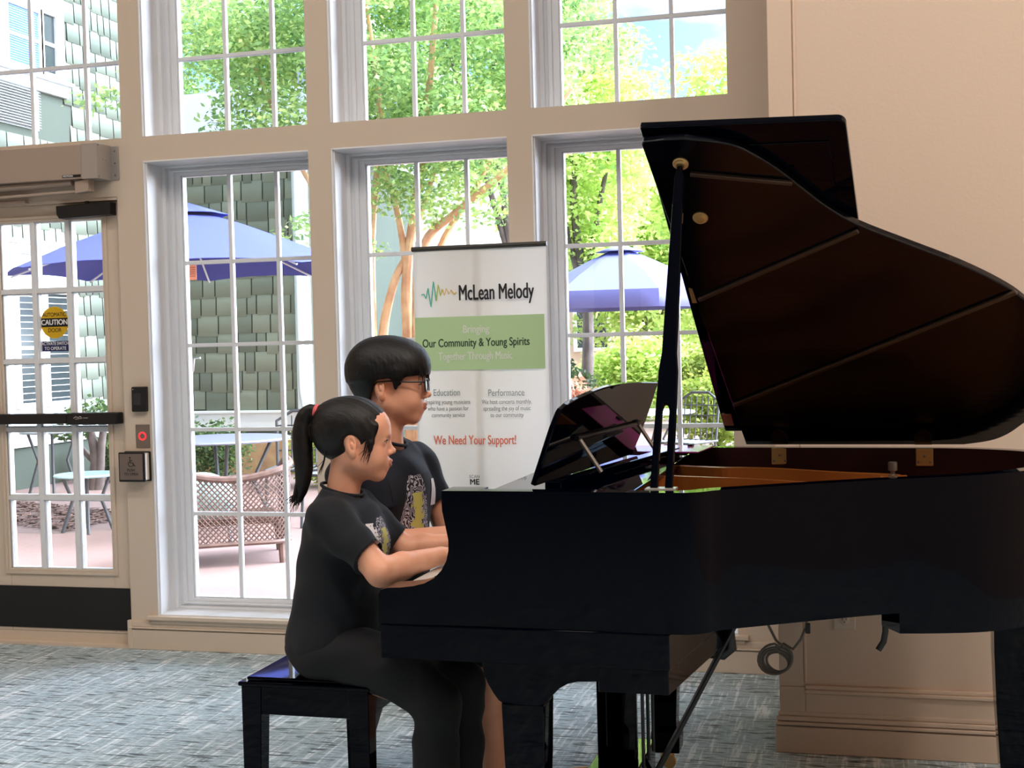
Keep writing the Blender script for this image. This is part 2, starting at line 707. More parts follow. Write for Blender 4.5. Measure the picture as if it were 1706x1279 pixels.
# window stools and baseboard under the windows
k = 8
for i, (a, b) in enumerate(XS):
    mb = MB().box(a - 0.045, b + 0.045, D - 0.032, D + 0.001, SILL - 0.016, SILL + 0.002)
    mb.box(a - 0.03, b + 0.03, D - 0.02, D + 0.001, SILL - 0.034, SILL - 0.016)
    struct('trim_%d' % k, mb, M_CREAM, bevel=0.003); k += 1
mb = MB()
mb.box(-3.31, -0.30, D - 0.014, D + 0.002, 0, 0.092)
mb.box(-3.31, -0.30, D - 0.020, D + 0.002, 0.096, 0.104)
mb.box(-3.31, -0.30, D - 0.012, D + 0.002, 0.104, 0.130)
mb.box(-3.313, -3.29, D - 0.018, D + 0.002, 0, 0.134)
struct('baseboard_back', mb, M_CREAM, bevel=0.003)
mb = MB().box(-4.15, -3.31, D - 0.012, D + 0.10, 0, 0.012)
struct('trim_%d' % k, mb, M_CREAM); k += 1

# the nearer wall on the right with its corner casing, ledge and base
struct('wall_front', MB().box(-0.300, 4.0, YF, Y2, 0, ZC), M_WALL)
mb = MB().box(-0.302, -0.226, YF - 0.010, YF + 0.001, 0.218, ZC - 0.01)
mb.box(-0.222, -0.214, YF - 0.006, YF + 0.001, 0.23, ZC - 0.01)
struct('trim_%d' % k, mb, M_WALL, bevel=0.002); k += 1
mb = MB().box(-0.302, -0.22, YF - 0.012, YF + 0.001, 0.13, 0.2175)
mb.box(-0.22, 4, YF - 0.012, YF + 0.001, 0.13, 0.197)
mb.box(-0.22, 4, YF - 0.022, YF + 0.001, 0.199, 0.211)
mb.box(-0.22, 4, YF - 0.015, YF + 0.001, 0.211, 0.224)
struct('trim_%d' % k, mb, M_WALL, bevel=0.003); k += 1
mb = MB().box(-0.318, 4, YF - 0.020, YF + 0.001, 0, 0.088)
mb.box(-0.316, 4, YF - 0.024, YF + 0.001, 0.092, 0.104)
mb.box(-0.312, 4, YF - 0.020, YF + 0.001, 0.106, 0.122)
mb.box(-0.308, 4, YF - 0.015, YF + 0.001, 0.122, 0.138)
struct('baseboard_front', mb, M_WALL, bevel=0.004)

# rear wall: a pair of white panelled doors that the piano mirrors
for q, x0 in enumerate((-3.2, -2.2, 0.2, 1.2)):
    mb = MB().box(x0, x0 + 0.92, -8.0, -7.955, 0.01, 2.1)
    for (a, b, c, d) in ((0.12, 0.42, 0.2, 0.95), (0.50, 0.80, 0.2, 0.95), (0.12, 0.42, 1.1, 1.95), (0.50, 0.80, 1.1, 1.95)):
        mb.box(x0 + a, x0 + b, -7.957, -7.940, c, d)
    struct('door_%d' % (q + 2), mb, M_LINER, bevel=0.006)

# ------------------------------------------------------------- entrance door
YD = 5.40


def entrance_door():
    x0, x1 = -4.10, -3.305
    gx = [-3.952, -3.770, -3.584, -3.398]
    gz = [0.352, 0.690, 1.013, 1.332, 1.660, 1.986]
    mb = MB()
    mb.box(x0, gx[0], YD, YD + 0.045, 0.06, 2.06)
    mb.box(gx[3], x1, YD, YD + 0.045, 0.06, 2.06)
    mb.box(gx[0], gx[3], YD, YD + 0.045, 0.06, gz[0])
    mb.box(gx[0], gx[3], YD, YD + 0.045, gz[5], 2.06)
    d = struct('door_1', mb, M_CREAM, bevel=0.003)
    st = MB()
    for (i0, i1, y) in ((-0.022, -0.008, YD - 0.010), (-0.008, 0.004, YD - 0.006)):
        st.box(gx[0] + i0, gx[0] + i1, y, YD + 0.002, gz[0] + i0, gz[5] - i0)
        st.box(gx[3] - i1, gx[3] - i0, y, YD + 0.002, gz[0] + i0, gz[5] - i0)
        st.box(gx[0] + i1, gx[3] - i1, y, YD + 0.002, gz[0] + i0, gz[0] + i1)
        st.box(gx[0] + i1, gx[3] - i1, y, YD + 0.002, gz[5] - i1, gz[5] - i0)
    st.build('glazing_bead', M_CREAM, d, bevel=0.002)
    mu = MB()
    for x in gx[1:3]:
        mu.box(x - 0.012, x + 0.012, YD - 0.004, YD + 0.044, gz[0], gz[5])
    for z in gz[1:5]:
        mu.box(gx[0], gx[3], YD - 0.0035, YD + 0.0435, z - 0.011, z + 0.011)
    for i in range(3):
        for j in range(5):
            a, b = gx[i] + (0.012 if i else 0.004), gx[i + 1] - (0.012 if i < 2 else 0.004)
            c, e = gz[j] + (0.011 if j else 0.004), gz[j + 1] - (0.011 if j < 4 else 0.004)
            mu.box(a, a + 0.007, YD + 0.005, YD + 0.040, c, e)
            mu.box(b - 0.004, b, YD + 0.005, YD + 0.040, c, e)
            mu.box(a, b, YD + 0.005, YD + 0.040, c, c + 0.004)
            mu.box(a, b, YD + 0.005, YD + 0.040, e - 0.004, e)
    mu.build('glazing_bars', M_WHITE, d, bevel=0.0015)
    MB().box(gx[0], gx[3], YD + 0.020, YD + 0.024, gz[0], gz[5]).build('glass', M_GLASS, d)
    tag(MB().box(-4.08, -3.318, YD - 0.004, YD + 0.001, 0.075, 0.272).build('kick_plate', M_BLKPL, d), 'black kick plate')
    # panic bar
    pb = MB().box(-4.09, -3.585, YD - 0.055, YD + 0.001, 1.040, 1.088)
    pb2 = MB().box(-3.583, -3.322, YD - 0.060, YD + 0.001, 1.036, 1.090)
    bar = tag(pb.build('push_bar', M_BLKMET, d, bevel=0.006), 'black push bar')
    pb2.build('latch_case', M_BLKMET, bar, bevel=0.006)
    mk = MB()
    mk.tube([(-3.545, YD - 0.0605, 1.066), (-3.535, YD - 0.0605, 1.073), (-3.52, YD - 0.0605, 1.069), (-3.51, YD - 0.0605, 1.074), (-3.50, YD - 0.0605, 1.066), (-3.535, YD - 0.0605, 1.062)], 0.002, 6)
    mk.tube([(-3.495, YD - 0.0605, 1.067), (-3.47, YD - 0.0605, 1.067)], 0.002, 6)
    mk.build('emblem', M_ALU2, bar)
    # black closer body at the head
    cb = MB().prism([(-3.60, 2.043), (-3.322, 2.050), (-3.322, 1.992), (-3.585, 1.984), (-3.598, 2.005)], 0, 0.06, frame=((0, YD - 0.062, 0), (1, 0, 0), (0, 0, 1), (0, 1, 0)))
    cl = tag(cb.build('closer', M_BLKPL, d, bevel=0.004), 'black door sensor box')
    MB().tube([(-3.455, YD - 0.03, 2.045), (-3.455, YD - 0.03, 2.062)], 0.008, 10).build('closer_knob', M_BLKPL, cl, smooth=True)
    # stickers on the pane
    ys = YD + 0.0195
    ky = mat('sticker yellow', (226, 180, 20), 0.5)
    kb = mat('sticker black', (10, 10, 10), 0.5)
    kw = mat('sticker white', (245, 245, 245), 0.5)
    kn = mat('sticker navy', (28, 32, 92), 0.5)
    cx, cz, R = -3.681, 1.512, 0.0745
    s = tag(MB().lathe([(R, 0), (R, 0.001)], (cx, ys, cz), (0, -1, 0), 48).build('caution_sticker', ky, d), 'round yellow caution sticker')
    hh = 0.0205
    a0 = math.asin(hh / R)
    pts = [(R * math.cos(a), R * math.sin(a)) for a in np.linspace(-a0, a0, 7)] + [(R * math.cos(a), R * math.sin(a)) for a in np.linspace(PI - a0, PI + a0, 7)]
    MB().prism(pts, 0.0011, 0.0016, frame=((cx, ys, cz), (1, 0, 0), (0, 0, 1), (0, -1, 0))).build('band', kb, s)
    e = ((1, 0, 0), (0, 0, 1))
    lettering('AUTOMATIC', 0.0265, kb, s, (cx, ys - 0.0014, cz + 0.036), *e, bold=0.0004, sx=0.81)
    lettering('CAUTION', 0.034, kw, s, (cx, ys - 0.0020, cz), *e, bold=0.0012, sx=0.92)
    lettering('DOOR', 0.0265, kb, s, (cx, ys - 0.0014, cz - 0.037), *e, bold=0.0004, sx=0.9)
    s2 = tag(MB().box(cx - 0.082, cx + 0.080, ys - 0.001, ys, 1.377, 1.425).build('notice_sticker', kn, d), 'navy strip sticker')
    lettering('ACTIVATE SWITCH', 0.0215, kw, s2, (cx, ys - 0.0014, 1.413), *e, bold=0.0003, sx=0.77)
    lettering('TO OPERATE', 0.0215, kw, s2, (cx, ys - 0.0014, 1.390), *e, bold=0.0003, sx=0.92)
    # frame around the leaf
    mb = MB().box(-4.15, -4.10, D + 0.004, D + 0.10, 0, 2.075)
    mb.box(-3.305, -3.269, D + 0.006, D + 0.10, 0.0, 2.075)
    mb.box(-4.10, -3.305, D + 0.004, D + 0.10, 2.06, 2.09)
    mb.box(-4.10, -3.305, D + 0.03, D + 0.10, 0.01, 0.06)
    struct('trim_20', mb, M_CREAM, bevel=0.002)


entrance_door()


# ------------------------------------------------------------------- piano
def offset_poly(pts, d):
    """inward offset of an open polyline (interior on the left of travel)"""
    out = []
    n = len(pts)
    for i in range(n):
        a = Vector(pts[max(i - 1, 0)])
        b = Vector(pts[min(i + 1, n - 1)])
        t = (b - a).normalized()
        out.append((pts[i][0] - t.y * d, pts[i][1] + t.x * d))
    return out


def smooth_line(pts, n=4):
    """Catmull-Rom through 2-D or 3-D points"""
    out = []
    P = [Vector(p) for p in pts]
    for i in range(len(P) - 1):
        p0, p1, p2, p3 = P[max(i - 1, 0)], P[i], P[i + 1], P[min(i + 2, len(P) - 1)]
        for k in range(n):
            t = k / n
            q = 0.5 * ((2 * p1) + (p2 - p0) * t + (2 * p0 - 5 * p1 + 4 * p2 - p3) * t * t + (3 * p1 - p0 - 3 * p2 + p3) * t ** 3)
            out.append(tuple(q))
    out.append(tuple(P[-1]))
    return out


def wall_strip(mb, outer, inner, z0, z1, mo=0, mi=1):
    n = len(outer)
    o = len(mb.v)
    for (x, y), (u, v) in zip(outer, inner):
        mb.v += [(x, y, z0), (x, y, z1), (u, v, z1), (u, v, z0)]
    for i in range(n - 1):
        a, b = o + 4 * i, o + 4 * i + 4
        mb.f += [(a, b, b + 1, a + 1), (a + 1, b + 1, b + 2, a + 2), (a + 2, b + 2, b + 3, a + 3), (a + 3, b + 3, b, a)]
        mb.m += [mo, mo, mi, mo]
    mb.f += [(o, o + 1, o + 2, o + 3), (o + 4 * n - 4, o + 4 * n - 1, o + 4 * n - 2, o + 4 * n - 3)]
    mb.m += [mo, mo]


def piano():
    M_INNER = mat('mahogany inner rim', (58, 28, 30), 0.3, coat=0.3, var=(9, (44, 20, 24)))
    M_GOLD = mat('bronze plate', (178, 104, 44), 0.4, metal=0.55, bump=(300, 0.08))
    M_SOUND = mat('spruce soundboard', (190, 132, 74), 0.45, var=(14, (170, 112, 60)))
    M_FELT = mat('dark felt', (30, 22, 26), 0.9)
    M_UNDER = mat('ribbed black lid', (4, 5, 13), 0.16, spec=0.4)
    # fine parallel ripple that the lid lacquer shows
    nt = M_UNDER.node_tree
    b = nt.nodes['Principled BSDF']
    tc = nt.nodes.new('ShaderNodeTexCoord')
    wv = nt.nodes.new('ShaderNodeTexWave')
    wv.bands_direction = 'Z'
    wv.inputs['Scale'].default_value = 22
    wv.inputs['Distortion'].default_value = 0.2
    bn = nt.nodes.new('ShaderNodeBump')
    bn.inputs['Strength'].default_value = 0.05
    bn.inputs['Distance'].default_value = 0.002
    nt.links.new(tc.outputs['Object'], wv.inputs['Vector'])
    nt.links.new(wv.outputs['Fac'], bn.inputs['Height'])
    nt.links.new(bn.outputs['Normal'], b.inputs['Normal'])

    P = thing('grand_piano', 'black lacquered baby grand piano with its lid propped open', 'piano', (-0.3, 3.6, 0))
    outline = [(-0.90, 2.985), (-0.66, 2.979), (-0.46, 2.968), (-0.41, 2.972), (-0.372, 2.992), (-0.335, 3.034), (-0.257, 3.086), (-0.205, 3.120),
               (-0.071, 3.205), (0.039, 3.268), (0.151, 3.322), (0.264, 3.385), (0.364, 3.478), (0.46, 3.60), (0.52, 3.74), (0.53, 3.88),
               (0.49, 4.02), (0.417, 4.115), (0.30, 4.185), (0.20, 4.212), (-0.10, 4.236), (-0.386, 4.258), (-0.90, 4.297)]
    # dense smooth outline
    straight = outline[:2]
    curve = smooth_line(outline[2:20], 5)
    outl = straight + curve + outline[20:]
    inn = offset_poly(outl, 0.048)
    mb = MB()
    wall_strip(mb, outl, inn, 0.690, 1.013)
    rim = mb.build('rim', [M_BLACK, M_INNER], P, smooth=True, autosm=35)
    # lower apron that follows the rim round the tail
    i0 = min(range(len(outl)), key=lambda i: abs(outl[i][0] - 0.058) + abs(outl[i][1] - 3.278))
    i1 = min(range(len(outl)), key=lambda i: abs(outl[i][0] - 0.49) + abs(outl[i][1] - 4.02))
    seg = outl[i0:i1]
    mb = MB()
    n = len(seg)
    innseg = offset_poly(seg, 0.10)
    seg2 = offset_poly(seg, 0.004)
    zz = [0.690 - 0.050 - 0.016 * math.sin(PI * i / (n - 1)) for i in range(n)]
    o = 0
    for (x, y), (u, v), z in zip(seg2, innseg, zz):
        mb.v += [(x, y, z), (x, y, 0.691), (u, v, 0.691), (u, v, z)]
    for i in range(n - 1):
        a, b_ = 4 * i, 4 * i + 4
        mb.f += [(a, b_, b_ + 1, a + 1), (a + 1, b_ + 1, b_ + 2, a + 2), (a + 2, b_ + 2, b_ + 3, a + 3), (a + 3, b_ + 3, b_, a)]
    mb.f += [(0, 1, 2, 3), (4 * n - 4, 4 * n - 1, 4 * n - 2, 4 * n - 3)]
    mb.m += [0] * (4 * (n - 1) + 2)
    mb.build('tail_apron', M_BLACK, P, smooth=True, autosm=40)

    # cheeks (arms)
    prof = [(-0.99, 1.013), (-0.991, 0.985), (-0.990, 0.965), (-0.982, 0.925), (-0.9765, 0.895), (-0.977, 0.870), (-0.983, 0.845), (-0.996, 0.822), (-1.015, 0.803),
            (-1.040, 0.790), (-1.068, 0.783), (-1.10, 0.779), (-1.135, 0.777), (-1.152, 0.772), (-1.158, 0.760), (-1.160, 0.690), (-0.90, 0.690), (-0.90, 1.013)]
    for y0, y1, sl in ((2.985, 3.075, 1), (4.215, 4.302, -1)):
        m = MB().prism(prof, 0, y1 - y0, frame=((0, y0, 0), (1, 0, 0), (0, 0, 1), (0, 1, 0)))
        m.build('cheek', M_BLACK, P)
    # key bed, key slip, fall board, front ledge
    MB().prism([(-1.155, 2.982), (-0.450, 2.966), (-0.372, 3.54), (-0.36, 4.24), (-1.155, 4.30)], 0.606, 0.6895).build('key_bed', M_BLACK, P, bevel=0.003)
    MB().box(-1.157, -1.135, 3.076, 4.214, 0.69, 0.752).build('key_slip', M_BLACK, P, bevel=0.004)
    MB().prism([(-0.985, 0.792), (-0.965, 0.792), (-0.905, 0.985), (-0.93, 0.992)], 0, 1.139, frame=((0, 3.0755, 0), (1, 0, 0), (0, 0, 1), (0, 1, 0))).build('fallboard', M_BLACK, P, bevel=0.004)
    MB().box(-0.928, -0.80, 3.034, 4.24, 0.975, 0.992).build('front_ledge', M_BLACK, P, bevel=0.003)
    # scalloped leg blocks under the key bed at both sides
    sc = [(-0.903, 0.606), (-0.899, 0.575), (-0.889, 0.552), (-0.876, 0.530), (-0.864, 0.514), (-0.855, 0.508), (-0.82, 0.505), (-0.765, 0.505), (-0.750, 0.512), (-0.735, 0.528), (-0.714, 0.549),
          (-0.695, 0.560), (-0.671, 0.566), (-0.614, 0.569), (-0.457, 0.569), (-0.452, 0.606)]
    for y0 in (2.990, 4.150):
        MB().prism(sc, 0, 0.10, frame=((0, y0, 0), (1, 0, 0), (0, 0, 1), (0, 1, 0))).build('leg_block', M_BLACK, P, bevel=0.003)
    MB().prism([(-0.62, 2.985), (-0.455, 2.981), (-0.378, 3.54), (-0.365, 4.22), (-0.62, 4.24)], 0.546, 0.6055).build('cross_beam', M_BLACK, P, bevel=0.003)

    # legs with casters
    def leg(cx, cy, ztop, s=0.052):
        mb = MB()
        prof = [(s, ztop), (s, 0.50), (s * 0.93, 0.36), (s * 0.82, 0.24), (s * 0.74, 0.165), (s * 0.74, 0.145), (s * 0.95, 0.125), (s * 0.98, 0.10), (s * 0.94, 0.060)]
        o = 0
        for h, z in prof:
            mb.v += [(cx - h, cy - h, z), (cx + h, cy - h, z), (cx + h, cy + h, z), (cx - h, cy + h, z)]
        for i in range(len(prof) - 1):
            for k in range(4):
                l = (k + 1) % 4
                mb.f.append((4 * i + k, 4 * i + l, 4 * i + 4 + l, 4 * i + 4 + k)); mb.m.append(0)
        mb.f += [(0, 1, 2, 3), tuple(4 * (len(prof) - 1) + k for k in (3, 2, 1, 0))]
        mb.m += [0, 0]
        lg = mb.build('leg', M_BLACK, P, bevel=0.004)
        c = MB()
        c.lathe([(0.026, 0.062), (0.026, 0.050), (0.014, 0.047), (0.012, 0.034)], (cx, cy, 0), seg=20)
        c.box(cx - 0.020, cx + 0.020, cy - 0.014, cy - 0.011, 0.012, 0.044)
        c.box(cx - 0.020, cx + 0.020, cy + 0.011, cy + 0.014, 0.012, 0.044)
        c.lathe([(0.020, -0.010), (0.022, -0.006), (0.022, 0.006), (0.020, 0.010)], (cx + 0.006, cy, 0.022), (0, 1, 0), 24)
        tag(c.build('caster', M_BRASS, lg, smooth=True), 'brass caster')
    leg(-0.808, 3.052, 0.506)
    leg(-0.640, 4.135, 0.546, 0.047)
    leg(0.362, 3.74, 0.690, 0.055)
    MB().box(0.29, 0.44, 3.655, 3.84, 0.612, 0.690).build('leg_plate', M_BLACK, P, bevel=0.004)

    # lyre with pedals, rods and braces
    ly = MB()
    for x in (-0.744, -0.648):
        pass
    ly.box(-0.746, -0.716, 3.56, 3.60, 0.20, 0.5455)
    ly.box(-0.676, -0.638, 3.56, 3.60, 0.20, 0.5455)
    ly.box(-0.716, -0.676, 3.575, 3.59, 0.20, 0.5455)
    ly.box(-0.76, -0.62, 3.45, 3.78, 0.095, 0.20)
    L = ly.build('pedal_lyre', M_BLACK, P, bevel=0.004)
    for y in (3.53, 3.615, 3.70):
        pd = MB().tube([(-0.76, y, 0.135), (-0.83, y, 0.125), (-0.885, y, 0.112)], [0.008, 0.013, 0.016], 12, flat=((0, 0, 1), 0.4))
        pd.build('pedal', M_BRASS, L, smooth=True)
        MB().tube([(-0.612, y, 0.19), (-0.612, y, 0.5455)], 0.005, 8).build('pedal_rod', M_BLKMET, L, smooth=True)
    for y in (3.50, 3.74):
        MB().tube([(-0.616, y, 0.11), (-0.352, y, 0.6055)], 0.0072, 8).build('lyre_brace', M_BLKMET, L, smooth=True)
    tr = MB().tube([(-0.362, 3.52, 0.69), (-0.372, 3.52, 0.60), (-0.368, 3.52, 0.535), (-0.39, 3.52, 0.518), (-0.43, 3.52, 0.516)], [0.012, 0.012, 0.016, 0.016, 0.010], 10)
    tr.build('trap_lever', M_BLKMET, P, smooth=True)
    MB().tube([(0.029, 3.6, 0.69), (0.029, 3.6, 0.575), (0.024, 3.6, 0.548), (0.010, 3.6, 0.525)], 0.0085, 10, flat=((0, 1, 0), 0.5)).build('hook', M_BLKMET, P, smooth=True)

    # inside: soundboard, plate with raised flanges, strings, tuning pins
    ins = offset_poly(outl, 0.047)
    MB().prism([(-0.80, ins[0][1])] + ins[1:-1] + [(-0.80, ins[-1][1])], 0.815, 0.830).build('soundboard', M_SOUND, P)
    pl = offset_poly(outl, 0.085)
    plp = [(-0.80, pl[0][1])] + pl[1:-1] + [(-0.80, pl[-1][1])]
    plate = MB().prism(plp, 0.860, 0.872).build('iron_plate', M_GOLD, P)
    fl = MB()
    a = smooth_line([(-0.62, 3.93, 0), (-0.44, 3.845, 0), (-0.354, 3.838, 0), (-0.249, 3.803, 0), (-0.082, 3.705, 0), (0.036, 3.655, 0), (0.075, 3.63, 0)], 5)
    for i in range(len(a) - 1):
        fl.prism([(a[i][0], a[i][1]), (a[i + 1][0], a[i + 1][1]), (a[i + 1][0], a[i + 1][1] + 0.03), (a[i][0], a[i][1] + 0.03)], 0.872, 0.985)
    a = smooth_line([(-0.64, 3.50, 0), (-0.545, 3.612, 0), (-0.50, 3.605, 0), (-0.40, 3.575, 0), (-0.311, 3.546, 0), (-0.152, 3.461, 0), (-0.02, 3.40, 0)], 5)
    for i in range(len(a) - 1):
        fl.prism([(a[i][0], a[i][1]), (a[i + 1][0], a[i + 1][1]), (a[i + 1][0], a[i + 1][1] + 0.018), (a[i][0], a[i][1] + 0.018)], 0.872, 0.984)
    for y in (3.22, 3.45, 3.72, 3.98):
        fl.prism([(-0.78, y), (-0.78, y + 0.02), (0.1 if y > 3.4 else -0.35, y + 0.03 + (3.6 - y) * 0.1), (0.1 if y > 3.4 else -0.35, y + 0.01 + (3.6 - y) * 0.1)], 0.872, 0.925)
    fl.build('plate_flange', M_GOLD, plate, smooth=False)
    st = MB()
    for i in range(60):
        y = 3.06 + i * 0.0185
        xe = -0.40 + 0.72 * (i / 59.0) ** 0.8
        ye = min(y + 0.03 * (1 - i / 59.0) - 0.26 * (i / 59.0), 4.15)
        st.tube([(-0.76, y, 0.905), (xe, max(ye, 3.1), 0.905)], 0.0009, 4, cap=False)
    tag(st.build('strings', mat('steel string', (190, 180, 165), 0.3, metal=1.0), P), kind='stuff')
    tp = MB()
    for i in range(58):
        for j in range(3):
            x, y = -0.79 + 0.012 * j + (i % 2) * 0.006, 3.07 + i * 0.0192
            tp.lathe([(0.003, 0.0), (0.003, 0.022)], (x, y, 0.872), seg=6)
    tag(tp.build('tuning_pins', M_STEEL, P), kind='stuff')
    dm = MB().box(-0.70, -0.64, 3.06, 4.14, 0.91, 0.955)
    dm.build('damper_rail', M_FELT, P, bevel=0.004)

    # keys
    M_IV = mat('ivory key', (238, 236, 228), 0.2, coat=0.3)
    M_EB = mat('ebony key', (10, 10, 11), 0.25)
    y0, y1 = 3.082, 4.208
    wk = (y1 - y0) / 52
    kw = kb = None
    nw = 0
    mbw = MB().box(0, 0.150, 0.0006, wk - 0.0006, 0.0, 0.022)
    mbb = MB().prism([(0.05, 0.0), (0.150, 0.0), (0.150, 0.012), (0.056, 0.011)], 0, 0.010, frame=((0, -0.005, 0.022), (1, 0, 0), (0, 0, 1), (0, 1, 0)))
    # treble end lies at the near side: note 87 is nearest
    for n in range(87, -1, -1):
        pc = (n + 9) % 12
        if pc in (1, 3, 6, 8, 10):
            continue
        y = y0 + nw * wk
        if kw is None:
            kw = mbw.build('white_key', M_IV, P, bevel=0.001)
            base = Vector(kw.location)
            k = kw
        else:
            k = kw.copy()
            COL.objects.link(k)
        k.location = base + Vector((-1.130, y, 0.742))
        # the black key lies between this white key and the next lower one
        if (n - 1 + 9) % 12 in (1, 3, 6, 8, 10) and n > 0:
            if kb is None:
                kb = mbb.build('black_key', M_EB, P, bevel=0.0015)
                baseb = Vector(kb.location)
                k2 = kb
            else:
                k2 = kb.copy()
                COL.objects.link(k2)
            k2.location = baseb + Vector((-1.130, y + wk, 0.742))
        nw += 1

    # lid, in its own tilted plane
    h = Vector((-0.386, 4.262, 1.022))
    hx = Vector((0.648, -0.048, 0)).normalized()
    u = Vector((-0.0572156, -0.77241065, 0.63254103)).normalized()
    n = hx.cross(u).normalized()          # towards the strings

    def LP(a, b, c=0.0):
        return h + hx * a + u * b + n * c
    crv = smooth_line([(0.032, 1.309), (0.139, 1.280), (0.198, 1.235), (0.25, 1.179), (0.301, 1.11), (0.353, 1.042), (0.422, 0.975), (0.549, 0.888), (0.664, 0.81), (0.76, 0.73),
                       (0.82, 0.662), (0.88, 0.56), (0.915, 0.45), (0.925, 0.35), (0.91, 0.24), (0.87, 0.155), (0.828, 0.105), (0.785, 0.05), (0.736, 0.015), (0.66, -0.006)], 4)
    lidp = [(0.0, -0.008), (-0.0765, 1.298), (-0.072, 1.309), (-0.02, 1.311)] + crv
    fr = (h, hx, u, -n)
    lid = MB().prism(lidp, 0, 0.020, frame=fr).build('lid', M_UNDER, P, bevel=0.003)
    # battens on the underside
    def batten(p, q, w=0.012, t=0.010):
        a, b = LP(*p), LP(*q)
        d = (b - a).normalized()
        MB().obox((a + b) / 2 + n * t / 2, d, n, d.cross(n), (b - a).length, t, w).build('lid_batten', mat('batten edge', (70, 52, 40), 0.3), lid, bevel=0.002)
    batten((0.028, 1.195), (0.275, 1.140))
    batten((-0.031, 0.713), (0.42, 0.958))
    batten((-0.006, 0.215), (0.80, 0.700))
    # folded front flap lying on the outside of the lid
    r = 0.022
    fl = [(-0.065, 0.03), (-0.078, 1.333)] + [(0.415 - r + r * math.sin(t), 1.307 - r + r * math.cos(t) + 0.002) for t in np.linspace(0, PI / 2, 6)] + [(0.432, 0.03)]
    flap = MB().prism(fl, 0.026, 0.046, frame=fr).build('lid_flap', M_BLACK, lid, bevel=0.003)
    MB().prism([(-0.05, 0.06), (-0.06, 1.262), (0.372, 1.245), (0.392, 0.06)], 0.0225, 0.0262, frame=fr).build('flap_panel', M_BLACK, flap, bevel=0.0015)
    for b0 in (0.1, 0.7, 1.2):
        MB().obox(LP(-0.045, b0, -0.023), hx, u, n, 0.03, 0.06, 0.006).build('flap_hinge', M_BRASS, lid)
    # brass cups
    for (a, b) in ((0.009, 1.228), (0.026, 1.033)):
        c = LP(a, b)
        MB().lathe([(0.020, 0.0), (0.020, 0.003), (0.017, 0.004), (0.015, 0.009), (0.010, 0.010), (0.009, 0.005)], c, n, 28).build('prop_cup', M_BRASS, lid, smooth=True)
    # hinges at the spine
    for x in (-0.276, 0.155):
        yy = 4.262 - (x + 0.386) * 0.0741 - (0.050 if x < 0 else 0.068)
        pl_ = MB().box(x - 0.0255, x + 0.0255, yy - 0.004, yy + 0.004, 0.960, 1.013)
        hg = tag(pl_.build('hinge', M_BRASS, P, bevel=0.003), 'brass lid hinge')
        sw = MB()
        for dx, dz in ((-0.017, 0.972), (0.017, 0.972), (0.0, 0.990)):
            sw.lathe([(0.0045, 0), (0.004, 0.002), (0.001, 0.003)], (x + dx, yy - 0.004, dz), (0, -1, 0), 10)
        sw.build('screw', M_STEEL, hg)
        a0 = (x - h.x) / hx.x
        MB().prism([(a0 - 0.025, 0.0), (a0 + 0.025, 0.0), (a0 + 0.025, 0.05), (a0 + 0.006, 0.078), (a0 - 0.006, 0.078), (a0 - 0.025, 0.05)], -0.004, -0.0005, frame=fr).build('hinge_leaf', mat('dark bronze', (92, 60, 40), 0.35, metal=0.8), hg)
    # forked prop
    base = Vector((-0.4735, 3.052, 1.000))
    top = LP(0.009, 1.228, 0.010)
    ay = (top - base).normalized()
    ax = Vector((1, 0, 0)) - ay * ay.x
    ax.normalize()
    az = ax.cross(ay)
    Ls = (top - base).length
    w = 0.0265
    zs = Ls / (top.z - base.z)

    def zz_(z):
        return (z - 1.0) * zs
    body = [(-w, 0), (-w * 0.32, 0), (-w * 0.32, zz_(1.19)), (-0.0045, zz_(1.205)), (0.0045, zz_(1.205)), (w * 0.32, zz_(1.19)), (w * 0.32, 0), (w, 0),
            (w * 0.93, zz_(1.20)), (w * 0.86, zz_(1.285)), (w * 0.66, zz_(1.33)), (0.0165, zz_(1.45)), (0.0145, zz_(1.60)), (0.012, Ls - 0.03), (0.006, Ls - 0.002), (-0.006, Ls - 0.002), (-0.012, Ls - 0.03),
            (-0.0145, zz_(1.60)), (-0.0165, zz_(1.45)), (-w * 0.66, zz_(1.33)), (-w * 0.86, zz_(1.285)), (-w * 0.93, zz_(1.20))]
    MB().prism(body, -0.010, 0.010, frame=(base, ax, ay, az)).build('lid_prop', M_BLACK, P, bevel=0.004, seg=3)
    MB().box(-0.51, -0.437, 3.03, 3.075, 1.009, 1.0155).build('prop_socket', M_ALU2, P, bevel=0.002)
    # knob at the bent side
    MB().lathe([(0.012, 0), (0.012, 0.004), (0.006, 0.006), (0.006, 0.014), (0.0115, 0.016), (0.0115, 0.036), (0.009, 0.038)], (0.053, 3.50, 0.996), seg=18).build('knob', M_STEEL, P, smooth=True)
    MB().box(0.02, 0.09, 3.46, 3.54, 0.872, 0.996).build('knob_mount', M_GOLD, P, bevel=0.004)

    # music desk
    P0 = Vector((-0.80, 3.12, 1.012))
    up = Vector((0.07, 0, 0.19)).normalized()
    al = Vector((0.09, 0.93, 0)).normalized()
    nd = al.cross(up)
    pts = [(0.0, 0.0), (-0.002, 0.075), (-0.004, 0.150), (0.004, 0.188)] + smooth_line([(0.012, 0.198, 0), (0.066, 0.213, 0), (0.198, 0.231, 0), (0.379, 0.244, 0), (0.63, 0.244, 0), (0.906, 0.233, 0)], 4)
    pts = [(p[0], p[1]) for p in pts] + [(0.914, 0.138), (0.905, 0.06), (0.885, 0.0)]
    desk = MB().prism(pts, -0.007, 0.007, frame=(P0, al, up, nd)).build('music_desk', M_BLACK, P, bevel=0.003)
    MB().prism([(-0.765, 3.10), (-0.725, 3.10), (-0.575, 4.10), (-0.615, 4.10)], 1.000, 1.024).build('desk_rail', M_BLACK, desk, bevel=0.003)
